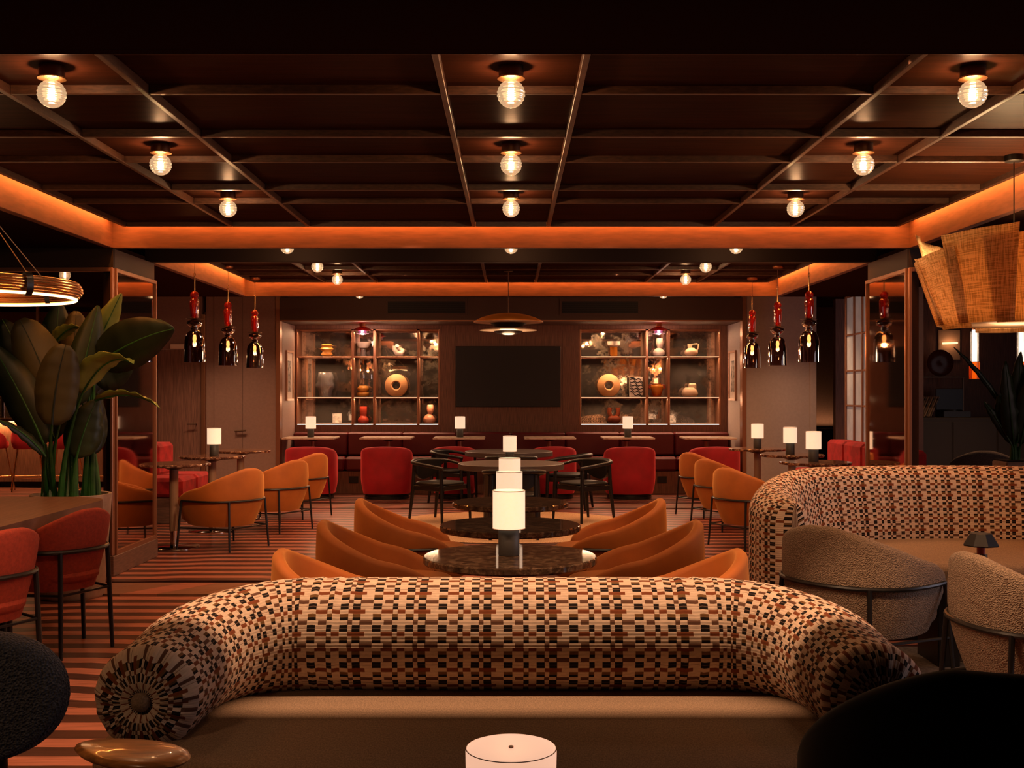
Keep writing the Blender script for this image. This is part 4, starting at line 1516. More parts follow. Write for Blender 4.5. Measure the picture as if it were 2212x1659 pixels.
# ------------------------------------------------------------------ glass pendants in two rows of three
def glass_pendant():
    """origin at the ceiling; bell bottom 1.075 below"""
    t = thing('glass_pendant', 'x', 'pendant lamp')
    B = -1.076
    MB().lathe([(0, 0), (.06, 0), (.06, -.022), (.055, -.028), (0, -.028)], 28).build('canopy', 'copper', t)
    pts = [(0, 0, -.028)]
    for i in range(1, 12):
        pts.append((.004 * math.sin(i * 1.3), .003 * math.cos(i), -.028 - (B * -1 - .80 - .028) * i / 11))
    zr = -.30
    MB().tube([(0, 0, -.028), (.003, 0, -.12), (-.003, 0, -.2), (0, 0, -.235)], .0028, 6).build('cord', 'cable', t)
    lp = [(.010 * math.sin(2 * PI * i / 12), 0, -.225 + .016 * math.cos(2 * PI * i / 12)) for i in range(12)]
    MB().tube(lp, .0025, 6, closed=True).build('hook', 'brass', t)
    MB().cyl((0, 0, 0), .0075, -.385, -.24, 10).build('rod', 'brass', t)
    MB().sphere((0, 0, -.425), .041, 20, 12, .95).build('glass_ball', 'red_glass', t)
    MB().lathe([(0, -.455), (.030, -.457), (.042, -.472), (.045, -.50), (.044, -.55), (.040, -.60), (.037, -.640), (.030, -.652), (0, -.654)], 24,
               mod=lambda a, z: 1 + .06 * math.sin(a * 4 + z * 60)).build('glass_column', 'red_glass', t, ang=80)
    MB().cyl((0, 0, 0), .006, -.655, -.47, 8).build('inner_rod', 'copper', t)
    MB().lathe([(0, -.655), (.083, -.657), (.084, -.660), (0, -.662)], 36).build('disc', 'dark_bronze', t)
    MB().lathe([(0, -.663), (.03, -.664), (.062, -.674), (.075, -.694), (.066, -.716), (.040, -.732), (.032, -.744), (.036, -.754), (.03, -.772), (.02, -.776), (0, -.777)], 28).build('glass_knob', 'smoke_glass', t, ang=80)
    bell = [(.0, -.762), (.03, -.765), (.062, -.785), (.084, -.82), (.095, -.868), (.099, -.93), (.101, B)]
    outer = bell + [(.099, B)] + [(max(0, r - .003), z) for r, z in bell[::-1][1:]]
    MB().lathe([(.0, -.762)] + bell[1:], 40).build('glass_bell', 'smoke_glass', t, ang=80)
    MB().cyl((0, 0, 0), .016, -.81, -.775, 14).build('socket', 'brass', t)
    MB().lathe([(0, -.81), (.014, -.815), (.0185, -.845), (.012, -.885), (0, -.895)], 16).build('bulb', 'filament_orange', t)
    light('bulb_light', 'POINT', (0, 0, -.91), 12.0, (1, .42, .14), t, shadow_soft_size=.02)
    return t


gp = glass_pendant()
for i, (x, y) in enumerate(((-3.07, 11.0), (-3.07, 12.3), (-3.05, 13.5))):
    place(gp, USED, (x, y, ZC), .4 * i, f'red and smoky glass bell pendant over the left round tables, {nm[i]} of three', 'glass pendants on the left')
for i, (x, y) in enumerate(((2.89, 11.0), (2.89, 12.3), (2.87, 13.5))):
    place(gp, USED, (x, y, ZC), .4 * i, f'red and smoky glass bell pendant over the right round tables, {nm[i]} of three', 'glass pendants on the right')

# double-disc pendant
dp = thing('disc_pendant', 'double-disc pendant with orange top over the black round table', 'pendant lamp', (-.03, 12.57, 2.87))
MB().cyl((0, 0, 0), .05, -.03, 0, 24).build('canopy', 'dark_bronze', dp)
MB().tube([(0, 0, -.03), (0, 0, -.5)], .004, 6).build('cord', 'cable', dp)
MB().lathe([(0, -.492), (.10, -.494), (.20, -.51), (.30, -.54), (.385, -.582), (.386, -.586), (.385, -.589), (.30, -.545), (.2, -.515), (0, -.50)], 56).build('upper_shade', 'orange_enamel', dp)
MB().lathe([(.384, -.590), (.386, -.594), (.18, -.600), (0, -.602), (0, -.598)], 56).build('upper_reflector', 'cream_enamel', dp)
MB().lathe([(0, -.59), (.20, -.602), (.17, -.63), (.10, -.65), (0, -.652)], 40).build('upper_bowl', 'black_metal', dp)
MB().lathe([(.0, -.645), (.2, -.655), (.318, -.678), (.32, -.682), (.18, -.688), (0, -.69)], 56).build('lower_reflector', 'cream_enamel', dp)
MB().lathe([(0, -.686), (.16, -.69), (.13, -.715), (.06, -.73), (0, -.732)], 40).build('lower_bowl', 'black_metal', dp)
light('lamp_light', 'POINT', (0, 0, -.78), 10, (1, .55, .28), dp, shadow_soft_size=.1)

# red glass lamps under the bulkhead, in front of the shelves
rl = thing('dish_lamp', 'x', 'lamp')
MB().cyl((0, 0, 0), .045, -.05, 0, 20).build('mount', 'copper', rl)
MB().lathe([(.03, -.05), (.08, -.065), (.15, -.105), (.152, -.108), (.12, -.104), (.06, -.085), (.02, -.07)], 36).build('glass_dish', 'red_glass', rl)
MB().lathe([(.05, -.09), (.11, -.115), (.10, -.15), (.05, -.165), (0, -.17)], 30).build('glass_bowl', 'violet_glass', rl)
MB().sphere((0, 0, -.115), .022, 14, 8).build('bulb', 'filament', rl)
light('bulb_light', 'POINT', (0, 0, -.20), 14, (1, .55, .4), rl, shadow_soft_size=.03)
place(rl, USED, (at(783, 0, 16.75).x, 16.75, 2.524), 0, 'red and violet glass dish lamp in front of the left display shelf', 'dish lamps under the bulkhead')
place(rl, USED, (at(1423, 0, 16.75).x, 16.75, 2.524), 0, 'red and violet glass dish lamp in front of the right display shelf', 'dish lamps under the bulkhead')

# ring pendant over the wooden table
rp = thing('ring_pendant', 'large ring pendant of stacked copper tubes with a glowing inner band at the upper left', 'pendant lamp', (-3.20, 6.75, 0))
rad, zc = .585, 2.10
for i, (dr, dz) in enumerate(((0, .058), (.012, .042), (.019, .026), (.021, .010), (.014, -.006), (.0, -.022))):
    MB().tube([((rad + dr) * math.cos(2 * PI * k / 72), (rad + dr) * math.sin(2 * PI * k / 72), zc + dz) for k in range(72)], .0082, 8, closed=True).build('ring_tube', 'brass', rp)
MB().tube([((rad - .012) * math.cos(2 * PI * k / 72), (rad - .012) * math.sin(2 * PI * k / 72), zc - .036) for k in range(72)], .008, 8, closed=True).build('light_band', 'led_warm', rp)
for a in (66, -37, 180, 246):
    ca, sa = math.cos(R(a)), math.sin(R(a))
    loop = []
    for k in range(16):
        t = 2 * PI * k / 16
        rr, z = .008 + .034 * math.cos(t), .014 + .068 * math.sin(t)
        loop.append(((rad + rr) * ca, (rad + rr) * sa, zc + z))
    tan = Vector((-sa, ca, 0))
    MB().loops([[Vector(p) + tan * o_ for p in loop] for o_ in (-.02, .02)], cap=False).build('clip', 'black_metal', rp)
    MB().tube([((rad) * ca, rad * sa, zc + .08), (0, 0, ZS)], .0028, 6).build('cable', 'cable', rp)
MB().cyl((0, 0, 0), .07, ZS - .035, ZS - .001, 24).build('canopy', 'black_metal', rp)
light('ring_light', 'POINT', (0, 0, zc - .12), 9, (1, .5, .22), rp, shadow_soft_size=.3)

# burlap shade
bs = thing('burlap_pendant', 'wide pendant shade of overlapping burlap panels at the upper right', 'pendant lamp', (2.90, 6.54, 0))
MB().lathe([(0, 2.869), (.052, 2.869), (.052, 2.835), (.04, 2.828), (0, 2.828)], 28).build('canopy', 'black_metal', bs)
MB().tube([(0, 0, 2.83), (0, 0, 2.34)], .004, 6).build('cord', 'black_metal', bs)
random.seed(11)
npan = 12
for i in range(npan):
    a0 = 2 * PI * i / npan - .12
    a1 = a0 + 2 * PI / npan * random.uniform(1.25, 1.7)
    lay = (0., .022, .009, .03)[i % 4]
    zt = 2.33 + random.uniform(-.075, .085)
    zb_ = 1.895 + random.uniform(-.035, .02)
    tl_ = random.uniform(-.14, .14)
    vs, uvs, fs = [], [], []
    nu, nv = 9, 7
    for p in range(nv + 1):
        v = p / nv
        for q in range(nu + 1):
            u = q / nu
            a = a0 + (a1 - a0) * u + tl_ * v
            rr = .385 + .125 * v + lay + .012 * math.sin(u * PI) + .03 * (1 if u < .08 or u > .92 else 0) * v
            z = zb_ + (zt - zb_) * v + .035 * v * (u - .5)
            vs.append((rr * math.cos(a), rr * math.sin(a), z))
            uvs.append((u * .35 + i * .37 + .01, v * .6 + .01))
    for p in range(nv):
        for q in range(nu):
            k = p * (nu + 1) + q
            fs.append((k, k + 1, k + nu + 2, k + nu + 1))
    o = MB().add(vs, fs, uvs).build('burlap_panel', 'burlap', bs, ang=80)
    sm = o.modifiers.new('thickness', 'SOLIDIFY')
    sm.thickness = .003
MB().lathe([(0, 1.905), (.385, 1.905), (.395, 1.90), (.385, 1.893), (.0, 1.893)], 48).build('diffuser', 'cream_enamel', bs)
for a in range(3):
    MB().tube([(.38 * math.cos(a * 2.1), .38 * math.sin(a * 2.1), 1.9), (0, 0, 2.34)], .004, 6).build('spoke', 'black_metal', bs)
MB().sphere((0, 0, 2.12), .045, 16, 10).build('bulb', 'filament', bs)
light('bulb_light', 'POINT', (0, 0, 2.12), 260, (1, .62, .30), bs, shadow_soft_size=.06)
light('bulb_light', 'POINT', (0, 0, 1.85), 10, (1, .5, .22), bs, shadow_soft_size=.2)

# ------------------------------------------------------------------ potted plants
def leaf(t, base, tip, width, mat, bend=.12, side=None, fold=.25, stem_from=None, tw=0.):
    base, tip = Vector(base), Vector(tip)
    ctrl = (base + tip) / 2 + Vector((0, 0, bend)) + Vector((random.uniform(-.03, .03), random.uniform(-.05, .05), 0))
    n = 14
    vs, fs = [], []
    for i in range(n + 1):
        s = i / n
        p = base * (1 - s) ** 2 + ctrl * 2 * s * (1 - s) + tip * s * s
        d = ((ctrl - base) * 2 * (1 - s) + (tip - ctrl) * 2 * s).normalized()
        sd = Vector(side) if side else d.cross(Vector((0, -1, 0)))
        sd = (sd - d * sd.dot(d)).normalized()
        sd = Matrix.Rotation(tw + .25 * s, 3, d) @ sd
        up = d.cross(sd)
        if mat != 'leaf_brown':
            wd = width * .56 * math.sin(PI * min(.999, s ** .72 * .97 + .02)) ** .72
        else:
          wd = width * .5 * (math.sin(PI * min(.999, s ** .85 * .95 + .03)) ** .42) * (1 if s < .97 else .65) * .88
        wv = .008 * math.sin(i * 2.2)
        for c in (-1, -.5, 0, .5, 1):
            vs.append(p + sd * (c * wd) + up * (abs(c) * wd * fold + wv * abs(c)))
    for i in range(n):
        for c in range(4):
            k = i * 5 + c
            fs.append((k, k + 1, k + 6, k + 5))
    o = MB().add(vs, fs).build('leaf', mat, t, ang=60)
    sm = o.modifiers.new('thickness', 'SOLIDIFY')
    sm.thickness = .003
    # midrib, a sub-part
    rib = []
    for i in range(0, n + 1, 2):
        s = i / n
        rib.append(base * (1 - s) ** 2 + ctrl * 2 * s * (1 - s) + tip * s * s)
    MB().tube(rib, [.007 * (1 - i / len(rib)) + .0015 for i in range(len(rib))], 6).build('midrib', 'stem' if mat != 'leaf_brown' else 'leaf_dark', o)
    if stem_from is not None:
        sf = Vector(stem_from)
        c2 = (sf + base) / 2 + Vector(((sf.x - base.x) * .3, 0, .05))
        pts = [sf * (1 - q) ** 2 + c2 * 2 * q * (1 - q) + base * q * q for q in (0, .2, .4, .6, .8, 1)]
        MB().tube(pts, [.026, .022, .018, .014, .011, .008], 8).build('stem', 'stem', t)


PD = 8.35
pp = thing('potted_plant', 'tall broad-leaved plant in a pale pot behind the wooden table on the left', 'plant')
pc = Vector((-3.24, PD, 0))
MB().lathe([(0, 0), (.22, 0), (.235, .02), (.285, .735), (.285, .755), (.262, .755), (.255, .70), (0, .70)], 44, pc).build('pot', 'pot', pp)
MB().lathe([(0, .70), (.25, .705), (.12, .73), (0, .735)], 28, pc).build('soil', 'soil', pp)
sA, sB, sC = pc + Vector((-.12, -.08, .7)), pc + Vector((.02, -.1, .7)), pc + Vector((.12, .06, .7))
LV = [  # base px, tip px, depth offset base/tip, width, material, bend, stem origin, twist
    ((130, 912), (42, 690), -.35, -.30, .40, 'leaf_brown', .03, sA, .0),
    ((112, 918), (142, 745), -.50, -.55, .33, 'leaf_brown', .02, sA, .1),
    ((160, 880), (212, 660), -.05, .0, .22, 'leaf', .05, sB, .3),
    ((190, 790), (262, 634), .10, .1, .18, 'leaf_light', .03, sC, .5),
    ((178, 850), (286, 785), -.2, -.5, .27, 'leaf_light', .22, sB, 1.15),
    ((205, 790), (376, 710), .0, -.25, .32, 'leaf_dark', .08, sC, .1),
    ((200, 800), (290, 778), .05, .1, .30, 'leaf_dark', -.03, sC, -.2),
    ((205, 866), (346, 882), -.1, -.3, .13, 'leaf_light', .13, sC, 1.2),
    ((95, 960), (-20, 742), -.4, -.35, .26, 'leaf_dark', .05, sA, -.1),
    ((98, 985), (-10, 905), -.45, -.7, .07, 'leaf_dark', .06, sA, .8),
    ((165, 990), (210, 862), -.15, -.1, .24, 'leaf', .02, sB, .2),
    ((192, 985), (212, 850), .05, .1, .20, 'leaf_dark', .02, sC, .3),
    ((120, 830), (128, 650), .3, .35, .26, 'leaf', .03, sA, .2),
    ((160, 830), (165, 672), .2, .3, .24, 'leaf_brown', .03, sB, .1),
    ((60, 850), (95, 700), .15, .3, .28, 'leaf_dark', .04, sA, .4),
    ((120, 740), (170, 705), .1, -.05, .12, 'leaf_light', .05, sB, .9),
    ((140, 900), (118, 800), .2, .2, .3, 'leaf_dark', .0, sB, .0),
    ((120, 950), (60, 830), .1, .2, .3, 'leaf_dark', .04, sA, .0),
    ((175, 860), (235, 690), .2, .3, .26, 'leaf_dark', .05, sC, .2),
    ((195, 850), (250, 760), .25, .35, .24, 'leaf_dark', .02, sC, .6),
    ((150, 850), (180, 690), .3, .35, .28, 'leaf_dark', .03, sB, -.2),
    ((80, 870), (5, 690), .25, .3, .30, 'leaf_dark', .05, sA, .2),
    ((140, 880), (75, 760), .3, .3, .30, 'leaf_dark', .0, sB, .2),
]
random.seed(5)
for b_, tp, db, dt, wd, mt_, bd, s_, tw in LV:
    leaf(pp, at(*b_, PD + db), at(*tp, PD + dt), wd, mt_, bd, stem_from=s_ + Vector((random.uniform(-.05, .05), random.uniform(-.05, .05), 0)), tw=tw)

p2 = thing('potted_plant', 'dark green plant in a square pot behind the right glass screen', 'plant')
q0 = at(2195, 1000, 10.6)
MB().box(q0.x - .16, q0.x + .16, 10.44, 10.76, 0, .86, .012).build('pot', 'pot', p2, smooth=False)
MB().box(q0.x - .145, q0.x + .145, 10.455, 10.745, .80, .872).build('soil', 'soil', p2, smooth=False)
for b_, tp, wd, mt_, bd in (((2190, 960), (2172, 780), .16, 'leaf', .02), ((2200, 950), (2205, 760), .18, 'leaf', .02), ((2185, 960), (2125, 868), .08, 'leaf', .12),
                            ((2180, 900), (2060, 750), .05, 'leaf_dark', .10), ((2205, 960), (2230, 800), .2, 'leaf', .03), ((2180, 930), (2160, 850), .12, 'leaf', .02)):
    leaf(p2, at(*b_, 10.55), at(*tp, 10.45), wd, mt_, bd, stem_from=Vector((q0.x + random.uniform(-.06, .06), 10.6, .86)))

# ------------------------------------------------------------------ bar behind the left glass screen
bar = thing('bar_counter', 'wooden bar counter with a lit underside behind the left plant', 'bar counter')
MB().box(-9.4, -6.45, 17.85, 18.6, 1.05, 1.10, .006).build('countertop', 'dark_marble', bar, smooth=False)
MB().box(-9.35, -6.5, 18.05, 18.5, .08, 1.049, .004).build('front_panel', 'bar_wood', bar, smooth=False)
MB().box(-9.35, -6.5, 18.10, 18.45, 0, .079).build('plinth', 'black_wood', bar, smooth=False)
MB().box(-9.3, -6.52, 17.99, 18.02, 1.03, 1.049).build('light_strip', 'led_warm', bar, smooth=False)
light('bar_light', 'AREA', (-7.9, 17.99, 1.02), 40, (1, .5, .22), bar, shape='RECTANGLE', size=2.7, size_y=.03, rot=(R(25), 0, 0))
bst = thing('bar_stool', 'x', 'stool')
tub_shell(.25, .24, R(110), .36, .20, -.02, .05, .85, knee=.4).build('shell', 'red_velvet', bst, ang=60)
MB().puck(0, .03, .21, .22, -.02, .10, .04, 2.6).build('seat', 'red_velvet', bst)
for x, y in ((-1, -1), (1, -1), (1, 1), (-1, 1)):
    MB().tube([(.15 * x, .15 * y, -.01), (.24 * x, .24 * y, -.66)], .011, 8).build('leg', 'brass', bst)
for a, b_ in (((-1, -1), (1, -1)), ((1, -1), (1, 1)), ((1, 1), (-1, 1)), ((-1, 1), (-1, -1))):
    MB().tube([(.212 * a[0], .212 * a[1], -.45), (.212 * b_[0], .212 * b_[1], -.45)], .009, 6).build('foot_rail', 'brass', bst)
for px, d, rz, lab in ((-20, 17.3, -20, 'red bar stool with brass legs at the left picture edge'), (62, 17.3, 25, 'red bar stool with brass legs left of the plant stems'),
                       (142, 17.3, 10, 'red bar stool with brass legs hidden behind the plant stems'), (226, 17.25, 20, 'red bar stool with brass legs between plant and mirrored pillar')):
    place(bst, USED, ((px - VX) * d / F, d, .665), R(rz), lab, 'bar stools')
gt = thing('glass_gantry', 'copper shelf rack hanging over the bar counter', 'rack')
MB().box(-9.5, -7.22, 17.9, 18.4, 2.55, 2.60, .004).build('upper_shelf', 'copper', gt, smooth=False)
MB().box(-9.5, -7.15, 17.8, 18.4, 2.31, 2.35, .004).build('lower_shelf', 'copper', gt, smooth=False)
for x in (-7.45, -8.4):
    for y in (17.85, 18.35):
        MB().box(x - .02, x + .02, y - .02, y + .02, 2.36, 2.865, .003).build('post', 'bronze', gt, smooth=False)
MB().box(-9.4, -7.3, 17.95, 18.0, 2.298, 2.308).build('light_strip', 'glow_strip', gt, smooth=False)  # added strip; it and the area lights below brighten the copper rack
light('rack_fill', 'AREA', (-8.3, 17.97, 2.29), 34, (1, .5, .22), gt, shape='RECTANGLE', size=2.0, size_y=.03)
light('rack_fill', 'AREA', (-8.3, 17.6, 2.0), 10, (1, .5, .22), gt, shape='RECTANGLE', size=2.0, size_y=.05, rot=(R(150), 0, 0))  # unseen light tipped up at the rack to brighten it
light('bar_wall_fill', 'SPOT', (-6.2, 17.9, 2.8), 170, BULB_COL, None, rot=(R(35), 0, 0), spot_size=R(110), spot_blend=.9, shadow_soft_size=.05)  # added spot without a fixture, brightens the wall behind the bar
wg = thing('wine_glass', 'x', 'glass')
MB().lathe([(0, 0), (.036, 0), (.036, -.003), (.004, -.006), (.004, -.09), (.03, -.11), (.042, -.15), (.036, -.21), (.034, -.21), (.038, -.15), (.026, -.112), (0, -.10)], 20).build('bowl', 'clear_glass', wg)
for i, px in enumerate((-8, 4, 16, 27)):
    place(wg, USED, ((px - VX) * 18.1 / F, 18.1, 2.308), 0, 'wine glass hanging upside down under the copper rack, %s from the left' % ordn[i], 'hanging wine glasses')
bt = thing('beer_tap', 'chrome beer tap column standing on the bar counter at the left edge', 'tap', (at(8, 0, 18.2).x, 18.2, 1.10))
MB().cyl((0, 0, 0), .035, 0, .46, 20).build('column', 'chrome', bt)
MB().cyl((0, 0, 0), .055, 0, .02, 20).build('base', 'chrome', bt)
MB().tube([(0, -.03, .36), (0, -.12, .36), (0, -.13, .30)], .012, 8).build('spout', 'chrome', bt)
MB().lathe([(0, .46), (.012, .46), (.02, .55), (0, .56)], 14).build('handle', 'black_plastic', bt)
bbk = thing('back_bar', 'dark back bar cabinet with mirror behind the bar counter', 'cabinet')
MB().box(-9.6, -6.3, 18.95, 19.28, 0, .95, .004).build('body', 'door_wood', bbk, smooth=False)
MB().box(-9.6, -6.3, 19.2, 19.28, .96, 2.2, .004).build('mirror', 'antique_mirror', bbk, smooth=False)
light('bar_fill_spot', 'SPOT', (-7.0, 16.3, 2.8), 190, BULB_COL, None, spot_size=R(110), spot_blend=.8, shadow_soft_size=.06)  # another added spot, there only to brighten the stools and counter

# ------------------------------------------------------------------ record corner behind the right glass screen
RY = 15.6
sb = thing('record_cabinet', 'dark cabinet with records on top behind the right glass screen', 'cabinet')
x0, x1 = at(1960, 0, RY).x, at(2250, 0, RY).x
zt = at(0, 902, RY).z
MB().box(x0, x1, RY, RY + .55, .0, zt, .008).build('body', 'record_dark', sb, smooth=False)
for i in range(3):
    a = x0 + (x1 - x0) * i / 3 + .01
    MB().box(a, a + (x1 - x0) / 3 - .02, RY - .018, RY - .001, .06, zt - .06, .004).build('door', 'record_dark', sb, smooth=False)
struct(MB().box(4.75, 9.3, RY + 1.0, RY + 1.12, 0, ZC).build('wall_record_corner', 'back_wood', smooth=False))
for i in range(9):
    rx = at(1969 + i * 4.6, 0, RY).x
    o = MB().box(-.004, .004, -.155, .155, 0, .31, .0015).build('vinyl_record', 'record_cream' if i % 2 else 'art_dark', smooth=False)
    o.location = (rx, RY + .2, zt + .012)
    o.rotation_euler = (R(0), R(28), R(22))
    tag(o, ('dark', 'cream')[i % 2] + ' leaning record sleeve on the dark cabinet behind glass, %s from the pillar' % ('first second third fourth fifth sixth seventh eighth ninth'.split()[i]), 'record', 'leaning vinyl records')
pl_ = thing('record_player', 'black record player with raised lid on the dark cabinet behind the right glass', 'record player', (at(2072, 0, RY).x, RY + .22, zt))
MB().box(-.19, .19, -.16, .16, .0, .09, .006).build('body', 'black_plastic', pl_, smooth=False)
MB().box(-.19, .19, .12, .15, .091, .40, .006).build('lid', 'black_plastic', pl_, smooth=False)
MB().lathe([(0, .091), (.14, .091), (.14, .105), (0, .105)], 36, (-.03, -.01, 0)).build('platter', 'black_wood', pl_)
gd = thing('glass_disc', 'round dark red glass disc on a stand behind the right glass screen', 'sculpture', (at(2060, 0, RY).x, RY + .48, at(0, 812, RY).z))
MB().lathe([(0, -.012), (.12, -.02), (.185, -.012), (.19, 0), (.185, .012), (.12, .02), (0, .012)], 40).build('disc', 'brown_glass', gd)
gd.children[0].rotation_euler = (R(90), 0, 0)
gd.children[0].location = (0, 0, .19)
MB().box(-.3, .34, -.05, .06, -.02, -.002, .003).build('stand_shelf', 'dark_bronze', gd, smooth=False)
for x in (-.28, .32):
    MB().box(x - .008, x + .008, -.01, .01, zt - at(0, 812, RY).z, -.021).build('post', 'dark_bronze', gd, smooth=False)
wp = thing('wall_panel_lamp', 'small backlit panel lamp with a bright bar above the glass disc', 'lamp', (at(2052, 0, RY + .95).x, RY + .985, at(0, 745, RY + .95).z))
MB().box(-.16, .16, -.012, .012, -.22, .22, .004).build('panel', 'record_cream', wp, smooth=False)
MB().tube([(-.11, -.04, .02), (.11, -.04, .03)], .014, 8).build('light_bar', 'led_warm', wp)
light('bar_glow', 'POINT', (0, -.12, .03), 1.2, (1, .5, .25), wp, shadow_soft_size=.05)
gc = thing('grey_armchair', 'grey boucle armchair behind the tall patterned sofa, seen through glass', 'armchair', (0, 0, 0))
bx = tub_shell(.40, .40, R(120), .80, .6, .2, .08, .8)
bx.build('shell', 'grey_boucle', gc, ang=60)
MB().puck(0, .05, .32, .36, .2, .42, .05).build('seat', 'grey_boucle', gc)
MB().lathe([(0, 0), (.25, 0), (.25, .015), (.05, .03), (.05, .2), (0, .2)], 28).build('base', 'black_metal', gc)
gc.location = (at(2125, 0, 14.0).x, 14.0, 0)
gc.rotation_euler = (0, 0, R(-20))
for i, (px, lab) in enumerate(((2105, 'glass tube pendant glowing white above and orange below, beside the record player'), (2206, 'glowing white glass tube pendant at the right picture edge'))):
    d = 11.6
    t = thing('tube_pendant', lab, 'pendant lamp', (at(px, 0, d).x, d, 0), 0, 'tube pendants')
    za, zb_, zc_ = at(0, 712, d).z, at(0, 782, d).z, at(0, 818, d).z
    MB().tube([(0, 0, ZC), (0, 0, za + .05)], .004, 6).build('cord', 'cable', t)
    MB().cyl((0, 0, 0), .022, za, za + .05, 16).build('cap', 'brass', t)
    MB().cyl((0, 0, 0), .024, zb_ + .004, za - .001, 18).build('white_tube', 'led_white', t)
    MB().cyl((0, 0, 0), .042, zb_ + .003, za - .02, 22).build('clear_sleeve', 'clear_glass', t)
    MB().cyl((0, 0, 0), .022, zc_, zb_ - .004, 18).build('orange_tube', 'led_orange', t)
    MB().cyl((0, 0, 0), .052, zc_ - .004, zb_, 22).build('amber_sleeve', 'amber_glass', t)
    light('tube_light', 'POINT', (0, -.1, (za + zb_) / 2), 4, (1, .7, .45), t, shadow_soft_size=.1)

# ------------------------------------------------------------------ ceramics and glass on the display shelves
SY = DW + .17


def vase(name, label, cat, px, shelf, prof, mat, seg=32, mod=None, extra=None, grp=None):
    k = SY / F
    t = thing(name, label, cat, ((px - VX) * k, SY, SZ[shelf]))
    MB().lathe(prof, seg, mod=mod).build('body', mat, t, ang=70)
    if extra:
        extra(t)
    return t


def wobble(a, z):
    return 1 + .10 * math.sin(z * 45 + 1) + .05 * math.sin(3 * a + z * 30)


vase('folded_vase', 'amber folded glass vase, top row of the left display shelf', 'vase', 706, 2,
     [(0, .002), (.05, .002), (.085, .03), (.06, .075), (.095, .115), (.062, .15), (.085, .175), (.06, .19), (0, .17)], 'yellow_ceramic', mod=lambda a, z: 1 + .12 * math.sin(2 * a + 9 * z))


def bowl_stem(t):
    MB().lathe([(0, .13), (.07, .135), (.10, .17), (.105, .225), (.097, .225), (.092, .175), (0, .15)], 36).build('bowl', 'white_ceramic', t)


vase('footed_bowl', 'white bowl on a clear glass stem, top row of the left display shelf', 'bowl', 785, 2, [(0, .002), (.05, .002), (.05, .012), (.035, .02), (.035, .125), (0, .125)], 'clear_glass', extra=bowl_stem)
t = thing('knot_sculpture', 'white ceramic knot sculpture, top row of the left display shelf', 'sculpture', ((861 - VX) * SY / F, SY, SZ[2]))
MB().tube([(-.055, 0, .165), (-.06, 0, .11), (-.02, 0, .045), (.05, 0, .042), (.065, .03, .085), (.01, .05, .11), (-.03, .02, .13), (-.02, -.02, .17)],
          [.035, .038, .040, .042, .042, .04, .036, .03], 14).build('body', 'white_ceramic', t)
vase('wavy_vase', 'clear wavy glass vase, middle row of the left display shelf', 'vase', 703, 1,
     [(0, .002), (.085, .002), (.095, .05), (.105, .10), (.14, .16), (.142, .20), (.115, .25), (.13, .29), (.115, .33), (.10, .385), (.094, .385), (.108, .33), (.12, .29), (.107, .25), (.132, .19), (.097, .1), (.08, .012), (0, .012)],
     'clear_glass', 40, mod=lambda a, z: 1 + .05 * math.sin(3 * a + z * 25) + .03 * math.sin(7 * a - z * 40))
vase('folded_vase', 'yellow stacked-pebble vase, middle row of the left display shelf', 'vase', 784, 1,
     [(0, .002), (.06, .002), (.098, .03), (.092, .07), (.055, .085), (.09, .11), (.092, .14), (.06, .175), (.045, .18), (0, .165)], 'yellow_ceramic', mod=lambda a, z: 1 + .06 * math.sin(a + 14 * z))


def ring_disc(px, label):
    t = thing('ring_sculpture', label, 'sculpture', ((px - VX) * SY / F, SY, SZ[1]))
    o = MB().lathe([(.062, -.05), (.06, .03), (.075, .045), (.165, .012), (.178, .0), (.178, -.018), (.16, -.04), (.08, -.06), (.062, -.05)], 52).build('ring', 'disc_ceramic', t, ang=60)
    o.rotation_euler = (R(90), 0, 0)
    o.location = (0, 0, .18)
    MB().box(-.05, .05, -.03, .03, 0, .006).build('foot', 'dark_bronze', t, smooth=False)


ring_disc(856, 'orange ceramic ring standing upright on the left display shelf')
ring_disc(1315, 'orange ceramic ring standing upright on the right display shelf')
vase('bottle_vase', 'red bottle vase with a round belly, bottom row of the left display shelf', 'vase', 785, 0,
     [(0, .002), (.06, .002), (.088, .035), (.085, .075), (.055, .11), (.045, .13), (.056, .15), (.058, .265), (.05, .265), (.048, .15), (0, .14)], 'red_ceramic')


def figure_top(t):
    MB().lathe([(0, 0), (.022, .0), (.045, .04), (.055, .09), (.048, .15), (.038, .16), (.03, .15), (0, .14)], 24, (.018, 0, .135)).build('neck', 'pink_ceramic', t)


vase('figure_vase', 'speckled pink two-lobed vase, bottom row of the left display shelf', 'vase', 927, 0,
     [(0, .002), (.06, .002), (.098, .04), (.09, .09), (.05, .135), (.02, .15), (0, .15)], 'pink_ceramic', extra=figure_top)


def ped_bowl(t):
    MB().lathe([(0, .15), (.06, .152), (.095, .175), (.102, .235), (.095, .235), (.085, .18), (0, .165)], 36).build('bowl', 'white_ceramic', t)


vase('pedestal_bowl', 'white bowl on an amber pedestal, top row of the right display shelf', 'bowl', 1326, 2,
     [(0, .002), (.055, .002), (.055, .148), (0, .148)], 'amber_glass', mod=lambda a, z: 1 + .05 * math.sin(a * 7), extra=ped_bowl)


def fig2(t):
    MB().lathe([(0, 0), (.022, .0), (.048, .05), (.058, .10), (.05, .16), (.042, .162), (0, .15)], 24, (.012, 0, .12)).build('neck', 'white_ceramic', t)


vase('figure_vase', 'white two-lobed vase, top row of the right display shelf', 'vase', 1423, 2,
     [(0, .002), (.06, .002), (.097, .04), (.088, .085), (.05, .12), (.02, .135), (0, .135)], 'white_ceramic', extra=fig2)


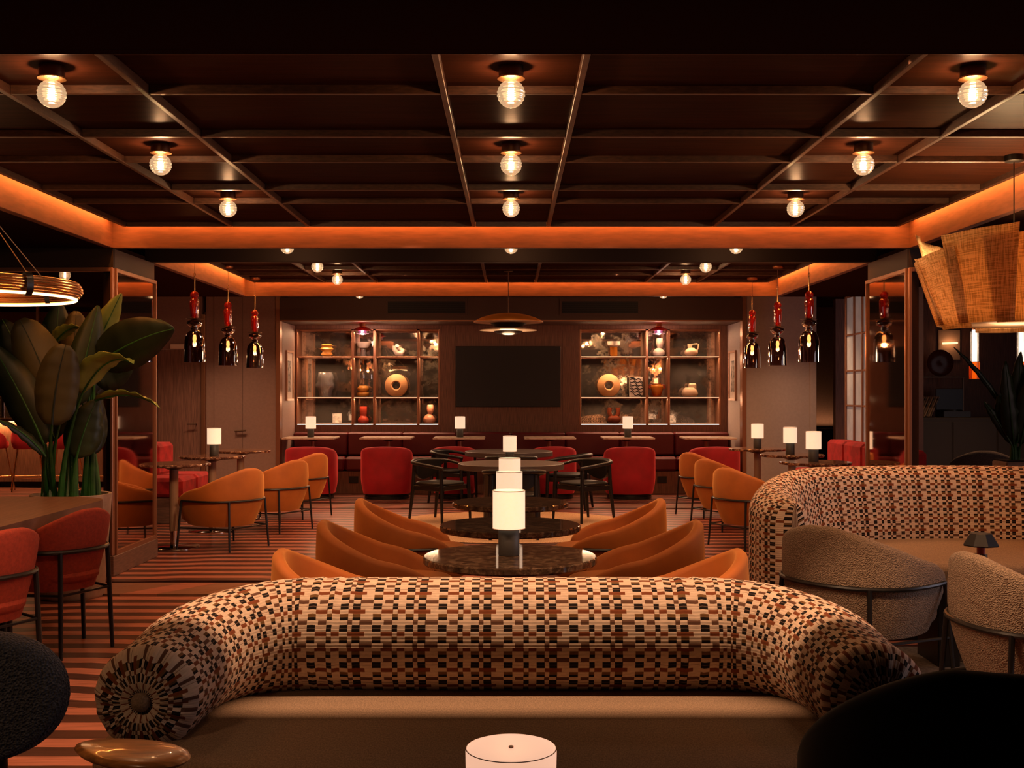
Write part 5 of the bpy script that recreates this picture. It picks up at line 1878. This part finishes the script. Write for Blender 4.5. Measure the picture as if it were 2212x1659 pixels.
def jug(t):
    MB().lathe([(.03, .13), (.035, .16), (.04, .195), (.034, .195), (.028, .16)], 24, (-.02, 0, 0)).build('neck', 'cream_ceramic', t)
    MB().tube([(.02, 0, .19), (.09, 0, .195), (.115, 0, .185), (.105, 0, .13), (.085, 0, .075)], .011, 10).build('handle', 'cream_ceramic', t)


vase('handled_jug', 'cream ceramic jug with a tall looped handle, top row of the right display shelf', 'jug', 1493, 2,
     [(0, .002), (.06, .002), (.105, .05), (.10, .09), (.05, .13), (0, .14)], 'cream_ceramic', extra=jug)
t = thing('patterned_block', 'black and white marbled block, middle row of the right display shelf', 'sculpture', ((1374 - VX) * SY / F, SY, SZ[1]), R(8))
MB().box(-.105, .105, -.02, .02, 0.002, .31, .006).build('body', 'white_ceramic', t, smooth=False)
random.seed(3)
for i in range(7):
    z = .03 + i * .042
    pts = [(-.098 + .196 * q / 8, -.0212, min(.30, max(.01, z + .09 * (q / 8) * (-1) + .05 + .02 * math.sin(q * 1.4 + i)))) for q in range(9)]
    mb = MB()
    rings = [[(x, y - .0015, zz - .009 * (1 + .5 * math.sin(k + i))), (x, y + .0005, zz - .009), (x, y + .0005, zz + .009), (x, y - .0015, zz + .009)] for k, (x, y, zz) in enumerate(pts)]
    mb.loops(rings).build('stripe', 'zebra_black', t)


def ears(t):
    for sx in (-1, 1):
        MB().tube([(sx * .075, 0, .19), (sx * .115, 0, .185), (sx * .12, 0, .15), (sx * .10, 0, .13)], .009, 8).build('handle', 'red_ceramic', t)


vase('amphora', 'red-orange two-handled amphora, middle row of the right display shelf', 'vase', 1419, 1,
     [(0, .002), (.05, .002), (.08, .08), (.102, .15), (.09, .185), (.06, .195), (.065, .21), (.055, .21), (.05, .19), (0, .18)], 'amber_glass', extra=ears)


def fold2(t):
    MB().box(-.02, .10, -.04, .04, .08, .215, .02).build('collar', 'cream_ceramic', t)


vase('folded_vase', 'cream folded ceramic vase with a square collar, middle row of the right display shelf', 'vase', 1490, 1,
     [(0, .002), (.09, .002), (.118, .05), (.10, .11), (.06, .15), (0, .15)], 'cream_ceramic', mod=lambda a, z: 1 + .1 * math.cos(2 * a), extra=fold2)


def horns(t):
    for sx in (-1, 1):
        MB().tube([(sx * .04, 0, .10), (sx * .07, 0, .17), (sx * .06, 0, .25)], [.035, .032, .036], 12).build('spout', 'brown_glass', t)


vase('glass_vase', 'dark red-brown glass vase with two spouts, bottom row of the right display shelf', 'vase', 1326, 0,
     [(0, .002), (.07, .002), (.105, .05), (.095, .10), (.05, .125), (0, .125)], 'brown_glass', mod=lambda a, z: 1 + .07 * math.sin(3 * a + 20 * z), extra=horns)
